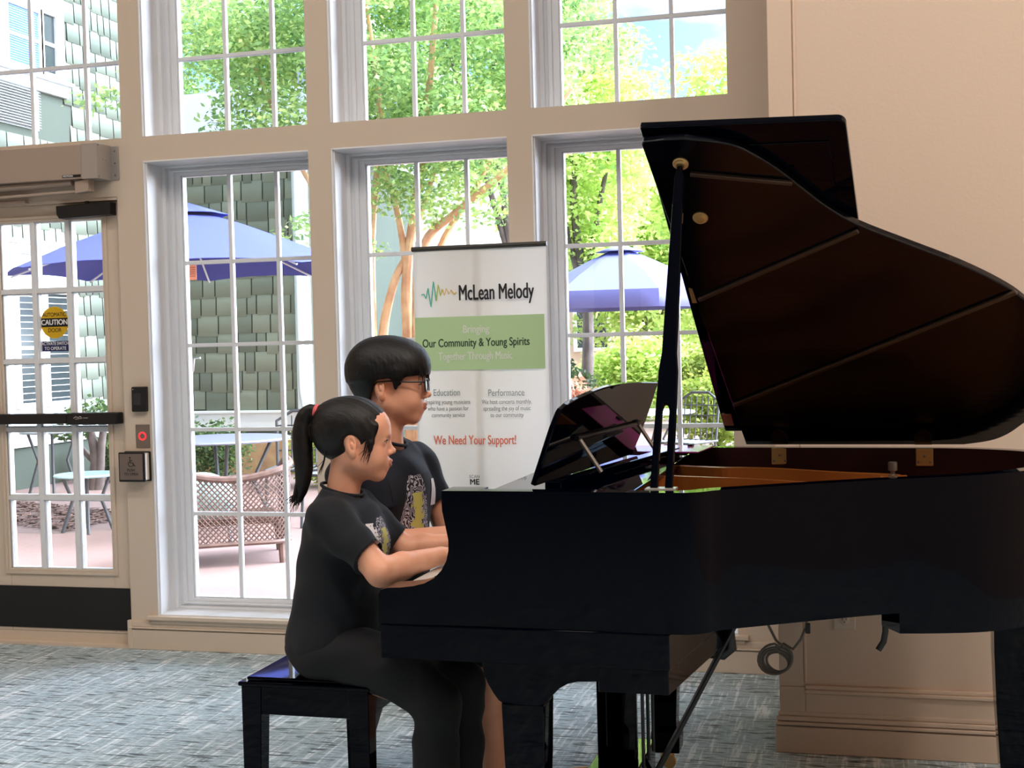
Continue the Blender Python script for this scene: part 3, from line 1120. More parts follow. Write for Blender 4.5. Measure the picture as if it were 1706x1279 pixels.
    for s in (0.22, 0.80):
        a = P0 + al * s + up * 0.11 + nd * (-0.012 if nd.x < 0 else 0.012)
        b = Vector((a.x + 0.055, a.y + 0.01, 1.022))
        MB().tube([a, b], 0.006, 8).build('desk_strut', M_ALU2, desk, smooth=True)
        MB().tube([a - al * 0.02, a + al * 0.02], 0.008, 8).build('strut_hinge', M_BLKMET, desk, smooth=True)
    a = P0 + al * 0.22 + up * 0.105 + Vector((0.014, 0, 0))
    b = P0 + al * 0.80 + up * 0.105 + Vector((0.014, 0, 0))
    MB().tube([a, b], 0.006, 8).build('desk_bar', M_BLKMET, desk, smooth=True)
    MB().box(-0.80, -0.55, 3.034, 4.24, 0.980, 1.000).build('desk_shelf', M_BLACK, desk, bevel=0.003)

    # pink folder lying behind the desk
    M_PINK = mat('glossy pink card', (236, 84, 186), 0.2, coat=0.4)
    f = MB().prism([(-0.690, 3.99), (-0.5, 3.97), (-0.478, 4.215), (-0.735, 4.215)], 1.0165, 1.0205)
    fo = f.build('folder', M_PINK, None, bevel=0.0015)
    tag(fo, 'glossy pink music folder lying flat behind the music desk', 'folder')
    MB().box(-0.56, -0.545, 4.17, 4.213, 1.0205, 1.027).build('clip', M_BLKMET, fo)
    return P


piano()


# ------------------------------------------------------------------- bench
def bench():
    B = thing('piano_bench', 'black glossy piano bench that the two players sit on', 'bench', (-1.455, 3.58, 0))
    x0, x1, y0, y1 = -1.647, -1.272, 3.19, 3.97
    t = MB().box(x0, x1, y0, y1, 0.462, 0.474)
    t.box(x0 + 0.018, x1 - 0.018, y0 + 0.018, y1 - 0.018, 0.474, 0.484)
    t.build('seat', M_BLACK, B, bevel=0.004)
    a = MB()
    a.box(x0 + 0.008, x1 - 0.008, y0 + 0.012, y0 + 0.034, 0.385, 0.462)
    a.box(x0 + 0.008, x1 - 0.008, y1 - 0.034, y1 - 0.012, 0.385, 0.462)
    a.box(x0 + 0.010, x0 + 0.030, y0 + 0.03, y1 - 0.03, 0.385, 0.462)
    a.box(x1 - 0.030, x1 - 0.010, y0 + 0.03, y1 - 0.03, 0.385, 0.462)
    a.build('apron', M_BLACK, B, bevel=0.003)
    for x, sx in ((x0 + 0.006, 1), (x1 - 0.006, -1)):
        for y, sy in ((y0 + 0.008, 1), (y1 - 0.008, -1)):
            w1, w0 = 0.058, 0.044
            mb = MB()
            for w, z in ((w0, 0.0), (w1, 0.463)):
                mb.v += [(x, y, z), (x + sx * w, y, z), (x + sx * w, y + sy * w, z), (x, y + sy * w, z)]
            mb.f += [(0, 1, 2, 3), (4, 5, 6, 7)] + [(k, (k + 1) % 4, 4 + (k + 1) % 4, 4 + k) for k in range(4)]
            mb.m += [0] * 6
            mb.build('leg', M_BLACK, B, bevel=0.003)
    for y, s in ((y0 + 0.05, 1), (y1 - 0.05, -1)):
        MB().prism([(0, 0), (0.12, 0), (0, -0.10)], 0, 0.012, frame=((x1 - 0.036, y, 0.384), (0, s, 0), (0, 0, 1), (1, 0, 0))).build('corner_brace', M_BLKMET, B)


bench()


# ------------------------------------------------------------------ people
def grid_fields(groups, h, k=0.012, pad=0.012):
    """each group is its own SDF (own cuts); groups are then blended"""
    lo = np.min([_box(p)[0] for g in groups for p in g if p[0] != 'p' and p[-2] == '+'], axis=0) - pad
    hi = np.max([_box(p)[1] for g in groups for p in g if p[0] != 'p' and p[-2] == '+'], axis=0) + pad
    n = np.ceil((hi - lo) / h).astype(int) + 1
    out = None
    ax = [lo[i] + h * np.arange(n[i]) for i in range(3)]
    for g in groups:
        F = np.full(tuple(n), 1.0, np.float32)
        for p in g:
            if p[0] == 'p':
                X, Y, Z = np.meshgrid(*ax, indexing='ij', sparse=True)
                F = np.maximum(F, (p[1][0] * X + p[1][1] * Y + p[1][2] * Z - p[2]).astype(np.float32))
                continue
            op, kk = p[-2], p[-1]
            b0, b1 = _box(p)
            i0 = np.clip(np.floor((b0 - kk - 3 * h - lo) / h).astype(int), 0, n - 1)
            i1 = np.clip(np.ceil((b1 + kk + 3 * h - lo) / h).astype(int) + 1, 1, n)
            if np.any(i1 <= i0):
                continue
            sl = tuple(slice(i0[i], i1[i]) for i in range(3))
            X, Y, Z = np.meshgrid(*[ax[i][sl[i]] for i in range(3)], indexing='ij', sparse=True)
            d = _ev(p, X, Y, Z).astype(np.float32)
            A = F[sl]
            if op == '+':
                hh = np.clip(0.5 + 0.5 * (A - d) / kk, 0, 1)
                F[sl] = A * (1 - hh) + d * hh - kk * hh * (1 - hh)
            else:
                d = -d
                hh = np.clip(0.5 - 0.5 * (A - d) / kk, 0, 1)
                F[sl] = A * (1 - hh) + d * hh + kk * hh * (1 - hh)
        if out is None:
            out = F
        else:
            hh = np.clip(0.5 + 0.5 * (out - F) / k, 0, 1)
            out = out * (1 - hh) + F * hh - k * hh * (1 - hh)
    return out, lo, ax


class Fr:
    """local frame: origin, yaw about z, pitch (nod), scale"""

    def __init__(self, o, yaw=0.0, pitch=0.0, s=1.0, roll=0.0):
        self.o = np.array(o, float)
        self.M = Matrix.Rotation(yaw, 3, 'Z') @ Matrix.Rotation(pitch, 3, 'Y') @ Matrix.Rotation(roll, 3, 'X')
        self.R = np.array(self.M)
        self.s = s

    def p(self, a):
        return self.o + self.s * (self.R @ np.array(a, float))

    def d(self, a):
        return self.R @ np.array(a, float)

    def e(self, c, r, rot=(0, 0, 0), op='+', k=0.01):
        M = self.M @ Euler(rot).to_matrix()
        return ('e', self.p(c), self.s * np.array(r, float), np.array(M), op, k * self.s)

    def c(self, a, b, ra, rb=None, op='+', k=0.01):
        return cap(self.p(a), self.p(b), ra * self.s, (ra if rb is None else rb) * self.s, op, k * self.s)

    def cut(self, n, d, k=0.004):
        w = self.d(n)
        return ('p', w, float(w @ self.o + d * self.s), k)


def head_prims(f, earx=-0.012, nose=1.0, cheek=1.0):
    P = []
    P.append(f.e((-0.012, 0, 0.138), (0.099, 0.074, 0.083), k=0.02))
    P.append(f.e((0.030, 0, 0.082), (0.056, 0.057, 0.080), k=0.03))
    P.append(f.e((0.050, 0, 0.146), (0.036, 0.056, 0.040), k=0.03))
    for s in (-1, 1):
        P.append(f.c((-0.012, s * 0.046, 0.055), (0.055, s * 0.020, 0.018), 0.019, 0.016, k=0.03))
        P.append(f.e((0.050, s * 0.034, 0.062), (0.031, 0.024 * cheek, 0.030), k=0.025))
    P.append(f.c((0.062, -0.010, 0.014), (0.062, 0.010, 0.014), 0.015, k=0.02))
    P.append(f.e((0.070, 0, 0.044), (0.023, 0.028, 0.022), k=0.018))
    P.append(f.c((0.076, -0.030, 0.122), (0.076, 0.030, 0.122), 0.010, k=0.02))
    # sockets, lids, nose, lips
    for s in (-1, 1):
        P.append(f.e((0.098, s * 0.033, 0.107), (0.016, 0.020, 0.013), op='-', k=0.012))
        P.append(f.e((0.0675, s * 0.032, 0.107), (0.0165, 0.0175, 0.0145), k=0.006))
        P.append(f.e((0.086, s * 0.0335, 0.1065), (0.012, 0.0130, 0.0036), op='-', k=0.003))
        P.append(f.c((0.083, s * 0.019, 0.1115), (0.079, s * 0.046, 0.112), 0.0030, 0.0022, k=0.004))
    P.append(f.c((0.083, 0, 0.108), (0.0985 * nose, 0, 0.0800), 0.0058, 0.0072, k=0.012))
    P.append(f.e((0.0995 * nose, 0, 0.0785), (0.0088, 0.0090, 0.0078), k=0.007))
    for s in (-1, 1):
        P.append(f.e((0.0915 * nose, s * 0.0115, 0.0735), (0.0085, 0.0060, 0.0062), k=0.005))
        P.append(f.e((0.0965 * nose, s * 0.0065, 0.0675), (0.004, 0.0032, 0.0035), op='-', k=0.003))
    for z, x, r in ((0.0500, 0.0940, 0.0046), (0.0418, 0.0915, 0.0050)):
        P += [f.c((x - 0.012, -0.021, 0.0455), (x, -0.006, z), 0.0028, r, k=0.006), f.c((x, -0.006, z), (x, 0.006, z), r, k=0.006), f.c((x, 0.006, z), (x - 0.012, 0.021, 0.0455), r, 0.0028, k=0.006)]
    P.append(f.c((0.0985, -0.018, 0.0458), (0.0985, 0.018, 0.0458), 0.0022, op='-', k=0.003))
    # ears
    for s in (-1, 1):
        P.append(f.e((earx, s * 0.073, 0.099), (0.0160, 0.0085, 0.0275), (0, -0.15, s * 0.35), k=0.008))
        P.append(f.e((earx + 0.006, s * 0.0725, 0.073), (0.009, 0.006, 0.011), k=0.008))
        P.append(f.e((earx + 0.003, s * 0.0825, 0.102), (0.0095, 0.0085, 0.0190), (0, -0.15, s * 0.35), op='-', k=0.004))
        P.append(f.e((earx + 0.004, s * 0.0785, 0.098), (0.004, 0.004, 0.010), (0, -0.15, 0), k=0.004))
    return P


def hand_prims(w, fwd, side, s=1.0, spread=0.16):
    """palm-down hand: w wrist centre, fwd direction, side = +1 if the thumb lies to the left of fwd"""
    f = Vector(fwd).normalized()
    z = Vector((0, 0, 1))
    l = z.cross(f).normalized()            # left of fwd
    z = f.cross(l)
    W = Vector(w)

    def q(a, b, c):
        return tuple(W + f * (a * s) + l * (b * s * side) + z * (c * s))
    P = [cap(q(-0.01, 0, 0), q(0.02, 0, 0.002), 0.021 * s, 0.021 * s, k=0.012),
         cap(q(0.018, 0.016, 0.003), q(0.066, 0.024, 0.004), 0.014 * s, 0.0115 * s, k=0.012),
         cap(q(0.018, 0.004, 0.003), q(0.070, 0.006, 0.006), 0.014 * s, 0.0115 * s, k=0.012),
         cap(q(0.018, -0.008, 0.002), q(0.066, -0.012, 0.005), 0.014 * s, 0.0115 * s, k=0.012),
         cap(q(0.018, -0.016, 0.0), q(0.058, -0.028, 0.0), 0.013 * s, 0.011 * s, k=0.012)]
    for (b, L, a0, r, fan) in ((0.025, 0.068, 0.068, 0.0082, 0.13), (0.006, 0.075, 0.072, 0.0085, 0.02), (-0.0125, 0.069, 0.068, 0.0081, -0.10), (-0.029, 0.054, 0.060, 0.0072, -0.24)):
        a1, a2, a3 = a0 + L * 0.42, a0 + L * 0.72, a0 + L * 0.88
        P += chain([q(a0, b, 0.005), q(a1, b + fan * L * 0.42, 0.004), q(a2, b + fan * L * 0.72, -0.012), q(a3, b + fan * L * 0.88, -0.029)], [r * 1.1 * s, r * s, r * 0.92 * s, r * 0.8 * s], k=0.004)
    P += chain([q(0.020, 0.018, -0.004), q(0.045, 0.040, -0.010), q(0.068, 0.050, -0.017), q(0.088, 0.052, -0.026)], [0.014 * s, 0.0105 * s, 0.0092 * s, 0.0078 * s], k=0.006)
    return P


M_SKIN = mat('skin', (250, 184, 152), 0.45, spec=0.4, var=(30, (244, 174, 142)), bump=(220, 0.03))
M_LIP = mat('lips', (202, 130, 112), 0.4)
M_EYEW = mat('eye white', (226, 220, 214), 0.15)
M_IRIS = mat('dark iris', (28, 18, 14), 0.08, coat=0.6)


def hair_mat(name, c1, c2):
    m = mat(name, c1, 0.5, spec=0.4)
    nt = m.node_tree
    b = nt.nodes['Principled BSDF']
    tc = nt.nodes.new('ShaderNodeTexCoord')
    n = nt.nodes.new('ShaderNodeTexNoise')
    n.inputs['Scale'].default_value = 1.0
    n.inputs['Detail'].default_value = 6
    mp = nt.nodes.new('ShaderNodeMapping')
    mp.inputs['Scale'].default_value = (45, 260, 60)
    nt.links.new(tc.outputs['Object'], mp.inputs['Vector'])
    nt.links.new(mp.outputs[0], n.inputs['Vector'])
    r = nt.nodes.new('ShaderNodeValToRGB')
    r.color_ramp.elements[0].position = 0.4
    r.color_ramp.elements[1].position = 0.75
    r.color_ramp.elements[0].color = lin(c1) + (1,)
    r.color_ramp.elements[1].color = lin(c2) + (1,)
    nt.links.new(n.outputs['Fac'], r.inputs['Fac'])
    nt.links.new(r.outputs['Color'], b.inputs['Base Color'])
    bn = nt.nodes.new('ShaderNodeBump')
    bn.inputs['Strength'].default_value = 0.35
    bn.inputs['Distance'].default_value = 0.003
    nt.links.new(n.outputs['Fac'], bn.inputs['Height'])
    nt.links.new(bn.outputs['Normal'], b.inputs['Normal'])
    return m


M_HAIR = hair_mat('black hair', (4, 4, 6), (13, 12, 15))
M_HAIRG = hair_mat('dark brown hair', (6, 5, 5), (26, 19, 18))
M_SHIRT = mat('black navy cotton', (9, 16, 25), 0.85, sheen=0.04, bump=(700, 0.15))
M_SHIRTB = mat('dark navy cotton', (12, 20, 36), 0.85, sheen=0.04, bump=(700, 0.15))
M_PANT = mat('black trousers', (5, 9, 17), 0.8, sheen=0.03, bump=(500, 0.12))
M_TAG = mat('paper name tag', (232, 228, 232), 0.6)


def folds(F, ax, amp, specs):
    X, Y, Z = np.meshgrid(*ax, indexing='ij', sparse=True)
    for (kx, ky, kz, ph, wx, wz) in specs:
        F = F + (amp * np.sin(kx * X + ky * Y + kz * Z + ph + 1.6 * np.sin(wx * X + 5 * Y) + 1.3 * np.sin(wz * Z + 3 * X))).astype(np.float32)
    return F


def cloth(name, groups, h, m, parent, amp=0.0022, k=0.015, specs=None, iters=2):
    F, lo, ax = grid_fields(groups, h, k)
    if amp:
        F = folds(F, ax, amp, specs or [(38, 12, 26, 0.3, 14, 18), (-20, 17, 55, 1.1, 22, 11)])
    V, Q = nets(F, lo, h)
    return np_mesh(name, V, Q, m, parent, True, None, iters)


def sleeve(a, b, ra, rb, arm_r):
    """tube ending in a flat open cuff at b"""
    a, b = np.array(a, float), np.array(b, float)
    d = (b - a) / np.linalg.norm(b - a)
    e = b + d * 0.04
    g = [cap(a, e, ra, rb + (rb - ra) * 0.04 / np.linalg.norm(b - a), k=0.02)]
    g.append(cap(b - d * 0.02, b + d * 0.05, rb - 0.0105, rb - 0.008, op='-', k=0.003))
    g.append(('p', d, float(d @ b), 0.003))
    return g


def eyes(f, parent):
    for s in (-1, 1):
        c = f.p((0.0690, s * 0.0325, 0.1068))
        e = MB().ball((0, 0, 0), 0.0142 * f.s, 20, 12)
        ob = e.build('eye', M_EYEW, parent, smooth=True)
        ob.location = Vector(c) - WORLD_POS.get(parent.name, Vector((0, 0, 0)))
        g = Vector(f.d((1, 0.02 * s, -0.10))).normalized()
        i = MB().lathe([(0.0060 * f.s, 0.0122 * f.s), (0.0058 * f.s, 0.0136 * f.s), (0.0030 * f.s, 0.01435 * f.s)], (0, 0, 0), g, 18).build('iris', M_IRIS, ob, smooth=True)
        i.location = (0, 0, 0)


def lashes(f, parent):
    for s in (-1, 1):
        P = chain([f.p((0.0838, s * 0.0205, 0.1085)), f.p((0.0850, s * 0.030, 0.1112)), f.p((0.0828, s * 0.040, 0.1108)), f.p((0.0775, s * 0.0475, 0.1082))], [0.0012 * f.s, 0.0019 * f.s, 0.0019 * f.s, 0.0012 * f.s], k=0.002)
        sdf_obj('eyelash', P, 0.0011, M_HAIR, parent, 1)


def brows(f, parent, m, z=0.1275, x=0.0855):
    for s in (-1, 1):
        P = chain([f.p((x, s * 0.014, z - 0.002)), f.p((x - 0.001, s * 0.026, z + 0.001)), f.p((x - 0.007, s * 0.040, z + 0.0005)), f.p((x - 0.016, s * 0.050, z - 0.004))], [0.0026 * f.s, 0.003 * f.s, 0.0024 * f.s, 0.0012 * f.s], k=0.003)
        sdf_obj('eyebrow', P, 0.0016, m, parent, 1)


def body(parent, f, prims, h, name='body'):
    F, lo = sdf_field(prims, h)
    V, Q = nets(F, lo, h)
    C = V[Q].mean(axis=1)
    L = (C - f.o) @ f.R / f.s
    lip = (L[:, 0] > 0.078) & (np.abs(L[:, 1]) < 0.021) & (np.abs(L[:, 2] - 0.0462) < 0.0115 * (1 - (L[:, 1] / 0.023) ** 2) ** 0.5 * 0.95)
    return np_mesh(name, V, Q, [M_SKIN, M_LIP], parent, True, lip.astype(np.int32), 2)


def relax(V, Q, iters):
    V = np.asarray(V, float)
    k = Q.shape[1]
    for it in range(iters):
        A = np.zeros_like(V)
        w = np.zeros(len(V))
        for i in range(k):
            np.add.at(A, Q[:, i], V[Q[:, (i + 1) % k]] + V[Q[:, (i - 1) % k]])
            np.add.at(w, Q[:, i], 2)
        V = V + (0.55 if it % 2 == 0 else -0.4) * (A / np.maximum(w, 1)[:, None] - V)
    return V


def shoe(a, fwd, m, parent, sole, s=1.0):
    f = Vector(fwd).normalized()
    A = Vector(a)

    def q(x, z):
        return tuple(A + f * (x * s) + Vector((0, 0, z - A.z)))
    P = [cap(q(-0.035, 0.048), q(0.06, 0.042), 0.034 * s, 0.036 * s, k=0.02), cap(q(0.06, 0.040), q(0.125, 0.034), 0.037 * s, 0.028 * s, k=0.02), cap(q(-0.02, 0.06), q(-0.01, 0.10), 0.033 * s, 0.034 * s, k=0.02),
         cutp((0, 0, -1), -0.012)]
    sh = sdf_obj('shoe', P, 0.005, m, parent, 2)
    P = [cap(q(-0.035, 0.010), q(0.06, 0.010), 0.038 * s, 0.040 * s, k=0.02), cap(q(0.06, 0.010), q(0.125, 0.010), 0.040 * s, 0.031 * s, k=0.02), cutp((0, 0, 1), 0.018), cutp((0, 0, -1), -0.001)]
    sdf_obj('sole', P, 0.004, sole, sh, 1)


def patch(name, parent, f, corners, nu, nv, m, surf, off=0.0025):
    """cloth print: a grid between four corner points dropped onto the mesh 'surf' along f"""
    from mathutils.bvhtree import BVHTree
    me = surf.data
    base = WORLD_POS.get(parent.name, Vector((0, 0, 0)))
    bv = BVHTree.FromPolygons([v.co for v in me.vertices], [tuple(p.vertices) for p in me.polygons])
    a, b, c, d = [Vector(p) for p in corners]
    dr = Vector(f).normalized()
    V, Q, UV = [], [], []
    for j in range(nv + 1):
        for i in range(nu + 1):
            s, t = i / nu, j / nv
            p = (a * (1 - s) + b * s) * (1 - t) + (d * (1 - s) + c * s) * t
            hit = bv.ray_cast(p - dr * 0.3, dr)
            q = hit[0] - dr * off if hit[0] is not None else p
            V.append(tuple(q))
            UV.append((s, t))
    for j in range(nv):
        for i in range(nu):
            k = j * (nu + 1) + i
            Q.append((k, k + 1, k + nu + 2, k + nu + 1))
    o = np_mesh(name, np.array(V), np.array(Q), m, None, True)
    uv = o.data.uv_layers.new(name='UVMap')
    for lp in o.data.loops:
        uv.data[lp.index].uv = UV[lp.vertex_index]
    put_under(o, parent)
    return o


def print_mat(name):
    """swirling white line print with a pale yellow column on dark cotton"""
    m = bpy.data.materials.new(name)
    m.use_nodes = True
    nt = m.node_tree
    b = nt.nodes['Principled BSDF']
    b.inputs['Roughness'].default_value = 0.8
    tc = nt.nodes.new('ShaderNodeTexCoord')
    sep = nt.nodes.new('ShaderNodeSeparateXYZ')
    nt.links.new(tc.outputs['UV'], sep.inputs[0])

    def M(op, a, c=None, d=None):
        n = nt.nodes.new('ShaderNodeMath')
        n.operation = op
        for i, v in enumerate((a, c, d)):
            if v is None: continue
            if isinstance(v, (int, float)): n.inputs[i].default_value = v
            else: nt.links.new(v, n.inputs[i])
        return n.outputs[0]
    u, v = sep.outputs[0], sep.outputs[1]
    no = nt.nodes.new('ShaderNodeTexNoise')
    no.inputs['Scale'].default_value = 5
    no.inputs['Detail'].default_value = 2
    nt.links.new(tc.outputs['UV'], no.inputs['Vector'])
    sw = M('SINE', M('MULTIPLY', no.outputs['Fac'], 95.0))
    lines = M('GREATER_THAN', sw, 0.25)
    # bell outline: half width grows towards the hem
    half = M('MULTIPLY_ADD', M('POWER', M('SUBTRACT', 1.0, v), 0.7), 0.40, 0.10)
    du = M('ABSOLUTE', M('SUBTRACT', u, 0.5))
    inside = M('LESS_THAN', du, half)
    n2 = nt.nodes.new('ShaderNodeTexNoise')
    n2.inputs['Scale'].default_value = 11
    n2.inputs['Detail'].default_value = 5
    nt.links.new(tc.outputs['UV'], n2.inputs['Vector'])
    colw = M('MULTIPLY_ADD', n2.outputs['Fac'], 0.50, -0.15)
    col = M('MULTIPLY', M('LESS_THAN', M('ABSOLUTE', M('SUBTRACT', u, 0.52)), colw), M('LESS_THAN', v, 0.82))

    def mixc(fac, a, c):
        mx = nt.nodes.new('ShaderNodeMix')
        mx.data_type = 'RGBA'
        nt.links.new(fac, mx.inputs['Factor'])
        for s, w in ((6, a), (7, c)):
            if isinstance(w, tuple): mx.inputs[s].default_value = lin(w) + (1,)
            else: nt.links.new(w, mx.inputs[s])
        return mx.outputs[2]
    c = mixc(lines, (34, 34, 46), (196, 192, 206))
    c = mixc(col, c, (204, 200, 110))
    c = mixc(inside, (17, 22, 32), c)
    nt.links.new(c, b.inputs['Base Color'])
    return m


M_PRINT = print_mat('swirl shirt print')


def girl():
    G = thing('person', 'girl with a ponytail in a black t-shirt playing at the near end of the bench', 'person', (-1.40, 3.33, 0))
    f = Fr((-1.346, 3.331, 1.004), math.radians(20), math.radians(2), 0.975)
    P = head_prims(f, earx=-0.014, nose=1.0, cheek=1.08)
    P.append(cap((-1.388, 3.33, 0.955), f.p((-0.022, 0, 0.075)), 0.046, 0.043, k=0.03))
    P.append(ell((-1.40, 3.33, 0.83), (0.08, 0.115, 0.12), k=0.04))
    P.append(ell((-1.41, 3.33, 0.66), (0.085, 0.11, 0.14), k=0.05))
    P.append(ell((-1.425, 3.33, 0.57), (0.095, 0.125, 0.085), k=0.05))
    P.append(cap((-1.385, 3.22, 0.90), (-1.385, 3.44, 0.90), 0.040, k=0.03))
    # near arm, far arm
    SN, EN, WN = (-1.355, 3.195, 0.905), (-1.214, 3.150, 0.785), (-1.118, 3.345, 0.797)
    P += chain([SN, EN], [0.040, 0.037], k=0.02)
    P += [cap(EN, (-1.18, 3.22, 0.790), 0.0375, 0.035, k=0.012), cap((-1.18, 3.22, 0.790), WN, 0.035, 0.024, k=0.012)]
    SF, EF, WF = (-1.385, 3.455, 0.900), (-1.262, 3.468, 0.797), (-1.128, 3.535, 0.805)
    P += chain([SF, EF], [0.038, 0.033], k=0.02)
    P += [cap(EF, (-1.21, 3.49, 0.802), 0.033, 0.031, k=0.012), cap((-1.21, 3.49, 0.802), WF, 0.031, 0.023, k=0.012)]
    P += hand_prims((WN[0] + 0.006, WN[1] + 0.01, WN[2]), (0.80, 0.55, -0.04), 1, 0.86)
    P += hand_prims((WF[0] + 0.006, WF[1] + 0.004, WF[2] - 0.004), (0.95, 0.28, -0.06), -1, 0.86)
    # legs
    for y, kx in ((3.25, -1.105), (3.41, -1.085)):
        P += chain([(-1.40, y, 0.545), (kx, y + 0.005, 0.435), (kx - 0.010, y + 0.01, 0.10)], [0.062, 0.048, 0.030], k=0.02)
        P.append(cap((kx - 0.012, y + 0.01, 0.09), (kx - 0.015, y + 0.01, 0.055), 0.030, 0.032, k=0.02))
    b = body(G, f, P, 0.0027)
    eyes(f, b)
    lashes(f, b)
    brows(f, b, M_HAIRG)
    # t-shirt
    tor = [ell((-1.385, 3.33, 0.835), (0.112, 0.150, 0.135), k=0.05), ell((-1.405, 3.33, 0.70), (0.116, 0.146, 0.15), k=0.06), ell((-1.432, 3.33, 0.57), (0.118, 0.158, 0.115), k=0.06),
           cap((-1.392, 3.24, 0.915), (-1.392, 3.42, 0.915), 0.050, k=0.04), cap((-1.395, 3.30, 0.955), (-1.395, 3.36, 0.955), 0.048, k=0.03),
           cap((-1.388, 3.33, 0.965), (-1.378, 3.33, 1.03), 0.049, 0.052, op='-', k=0.006), cutp((0, 0, -1), -0.478), cutp((0.28, 0, 0.96), 0.28 * -1.388 + 0.96 * 0.978)]
    sn = sleeve((-1.372, 3.205, 0.905), (-1.247, 3.158, 0.822), 0.058, 0.050, 0.037)
    sf = sleeve((-1.385, 3.445, 0.900), (-1.292, 3.466, 0.818), 0.056, 0.047, 0.033)
    sh = cloth('t_shirt', [tor, sn, sf], 0.0031, M_SHIRT, G, 0.0023, 0.03, [(46, 20, 22, 0.3, 17, 24), (-30, 15, 48, 1.1, 25, 13)])
    # collar rib
    ring = []
    for t in np.linspace(0, 2 * PI, 25)[:-1]:
        x, y = -1.388 + 0.056 * math.cos(t), 3.33 + 0.056 * math.sin(t)
        ring.append((x, y, 0.9765 - 0.29 * (x + 1.388)))
    MB().tube(ring, 0.0046, 8, closed=True).build('collar', M_SHIRT, sh, smooth=True, autosm=0)
    patch('name_tag', sh, (-0.55, 0.83, 0), [(-1.285, 3.245, 0.838), (-1.235, 3.272, 0.832), (-1.235, 3.272, 0.886), (-1.285, 3.245, 0.892)], 5, 5, M_TAG, sh, 0.003)
    patch('shirt_print', sh, (-1.0, 0.10, 0), [(-1.2, 3.245, 0.74), (-1.2, 3.42, 0.74), (-1.2, 3.42, 0.90), (-1.2, 3.245, 0.90)], 14, 14, M_PRINT, sh, 0.002)
    # trousers
    pa = [ell((-1.435, 3.33, 0.552), (0.112, 0.153, 0.085), k=0.04)]
    for y, kx in ((3.25, -1.105), (3.41, -1.085)):
        pa += [cap((-1.41, y, 0.555), (-1.24, y + 0.003, 0.520), 0.078, 0.076, k=0.03), cap((-1.24, y + 0.003, 0.515), (kx - 0.005, y + 0.005, 0.432), 0.076, 0.064, k=0.03),
               cap((kx - 0.003, y + 0.005, 0.43), (kx - 0.012, y + 0.01, 0.26), 0.064, 0.058, k=0.02), cap((kx - 0.012, y + 0.01, 0.26), (kx - 0.016, y + 0.01, 0.085), 0.058, 0.052, k=0.02)]
    pa += [cutp((0, 0, -1), -0.075)]
    cloth('trousers', [pa], 0.0042, M_PANT, G, 0.0022, specs=[(30, 8, 42, 0.3, 18, 26), (-26, 14, 30, 1.9, 9, 31)])
    for y, kx in ((3.25, -1.105), (3.41, -1.085)):
        shoe((kx - 0.015, y + 0.01, 0.05), (1, 0.05, 0), M_BLKPL, G, mat('white sole', (220, 218, 214), 0.6), 0.86)
    # hair: tight cap, pony tail, loose strands
    capg = [f.e((-0.016, 0, 0.140), (0.1065, 0.0815, 0.0915), k=0.01), f.e((-0.058, 0, 0.135), (0.058, 0.056, 0.075), k=0.03), f.e((-0.078, 0, 0.178), (0.024, 0.022, 0.020), k=0.03),
            f.e((-0.012, -0.082, 0.094), (0.027, 0.024, 0.033), op='-', k=0.012), f.e((-0.012, 0.082, 0.094), (0.027, 0.024, 0.033), op='-', k=0.012),
            f.cut((0.80, 0, -0.60), 0.80 * 0.083 - 0.60 * 0.188), f.cut((0.30, 0, -0.954), 0.30 * -0.03 - 0.954 * 0.062)]
    side = []
    for s in (-1, 1):
        side += [f.c((0.050, s * 0.060, 0.150), (0.040, s * 0.068, 0.105), 0.012, 0.008, k=0.01), f.c((0.040, s * 0.068, 0.105), (0.034, s * 0.066, 0.085), 0.008, 0.003, k=0.01)]
    tail = []
    tp = [(-1.436, 3.300, 1.189), (-1.460, 3.297, 1.194), (-1.478, 3.295, 1.174), (-1.485, 3.293, 1.135), (-1.484, 3.292, 1.085), (-1.482, 3.292, 1.035), (-1.488, 3.291, 0.985), (-1.500, 3.290, 0.950)]
    tr = [0.013, 0.015, 0.0205, 0.0245, 0.026, 0.024, 0.017, 0.008]
    tq = smooth_line([tuple(a) + (b,) for a, b in zip(tp, tr)], 4) if False else smooth_line(tp, 4)
    trr = [float(np.interp(i / (len(tq) - 1) * (len(tp) - 1), range(len(tr)), tr)) for i in range(len(tq))]
    tail = chain(tq, trr, k=0.004)
    F, lo, ax = grid_fields([capg, side, tail], 0.0028, 0.008)
    F = folds(F, ax, 0.0003, [(10, 420, 60, 0, 30, 30), (60, 300, 120, 1, 20, 30)])
    V, Q = nets(F, lo, 0.0028)
    V = relax(V, Q, 6)
    rnd = random.Random(3)
    mb = MB()
    for i in range(46):
        a = rnd.uniform(0, 2 * PI)
        r = rnd.uniform(0.004, 0.016)
        dx, dy = r * math.cos(a), r * math.sin(a)
        z1 = rnd.uniform(0.915, 0.965)
        mb.tube([(-1.483 + dx * 1.3, 3.292 + dy * 1.3, 1.06), (-1.486 + dx * 1.2, 3.291 + dy, 1.0), (-1.497 + dx, 3.290 + dy, 0.965), (-1.507 + dx * 1.2 - rnd.uniform(0, 0.014), 3.290 + dy, z1)], [0.0030, 0.0028, 0.0022, 0.0006], 5)
    for i in range(14):
        s = -1
        x0 = rnd.uniform(0.030, 0.052)
        mb.tube([f.p((x0, s * 0.066, 0.135)), f.p((x0 - 0.002, s * 0.0745, 0.110)), f.p((x0 - 0.008, s * 0.074, 0.085)), f.p((x0 - 0.012 - rnd.uniform(0, 0.012), s * 0.070, rnd.uniform(0.045, 0.075)))], [0.0018, 0.0016, 0.0012, 0.0004], 5)
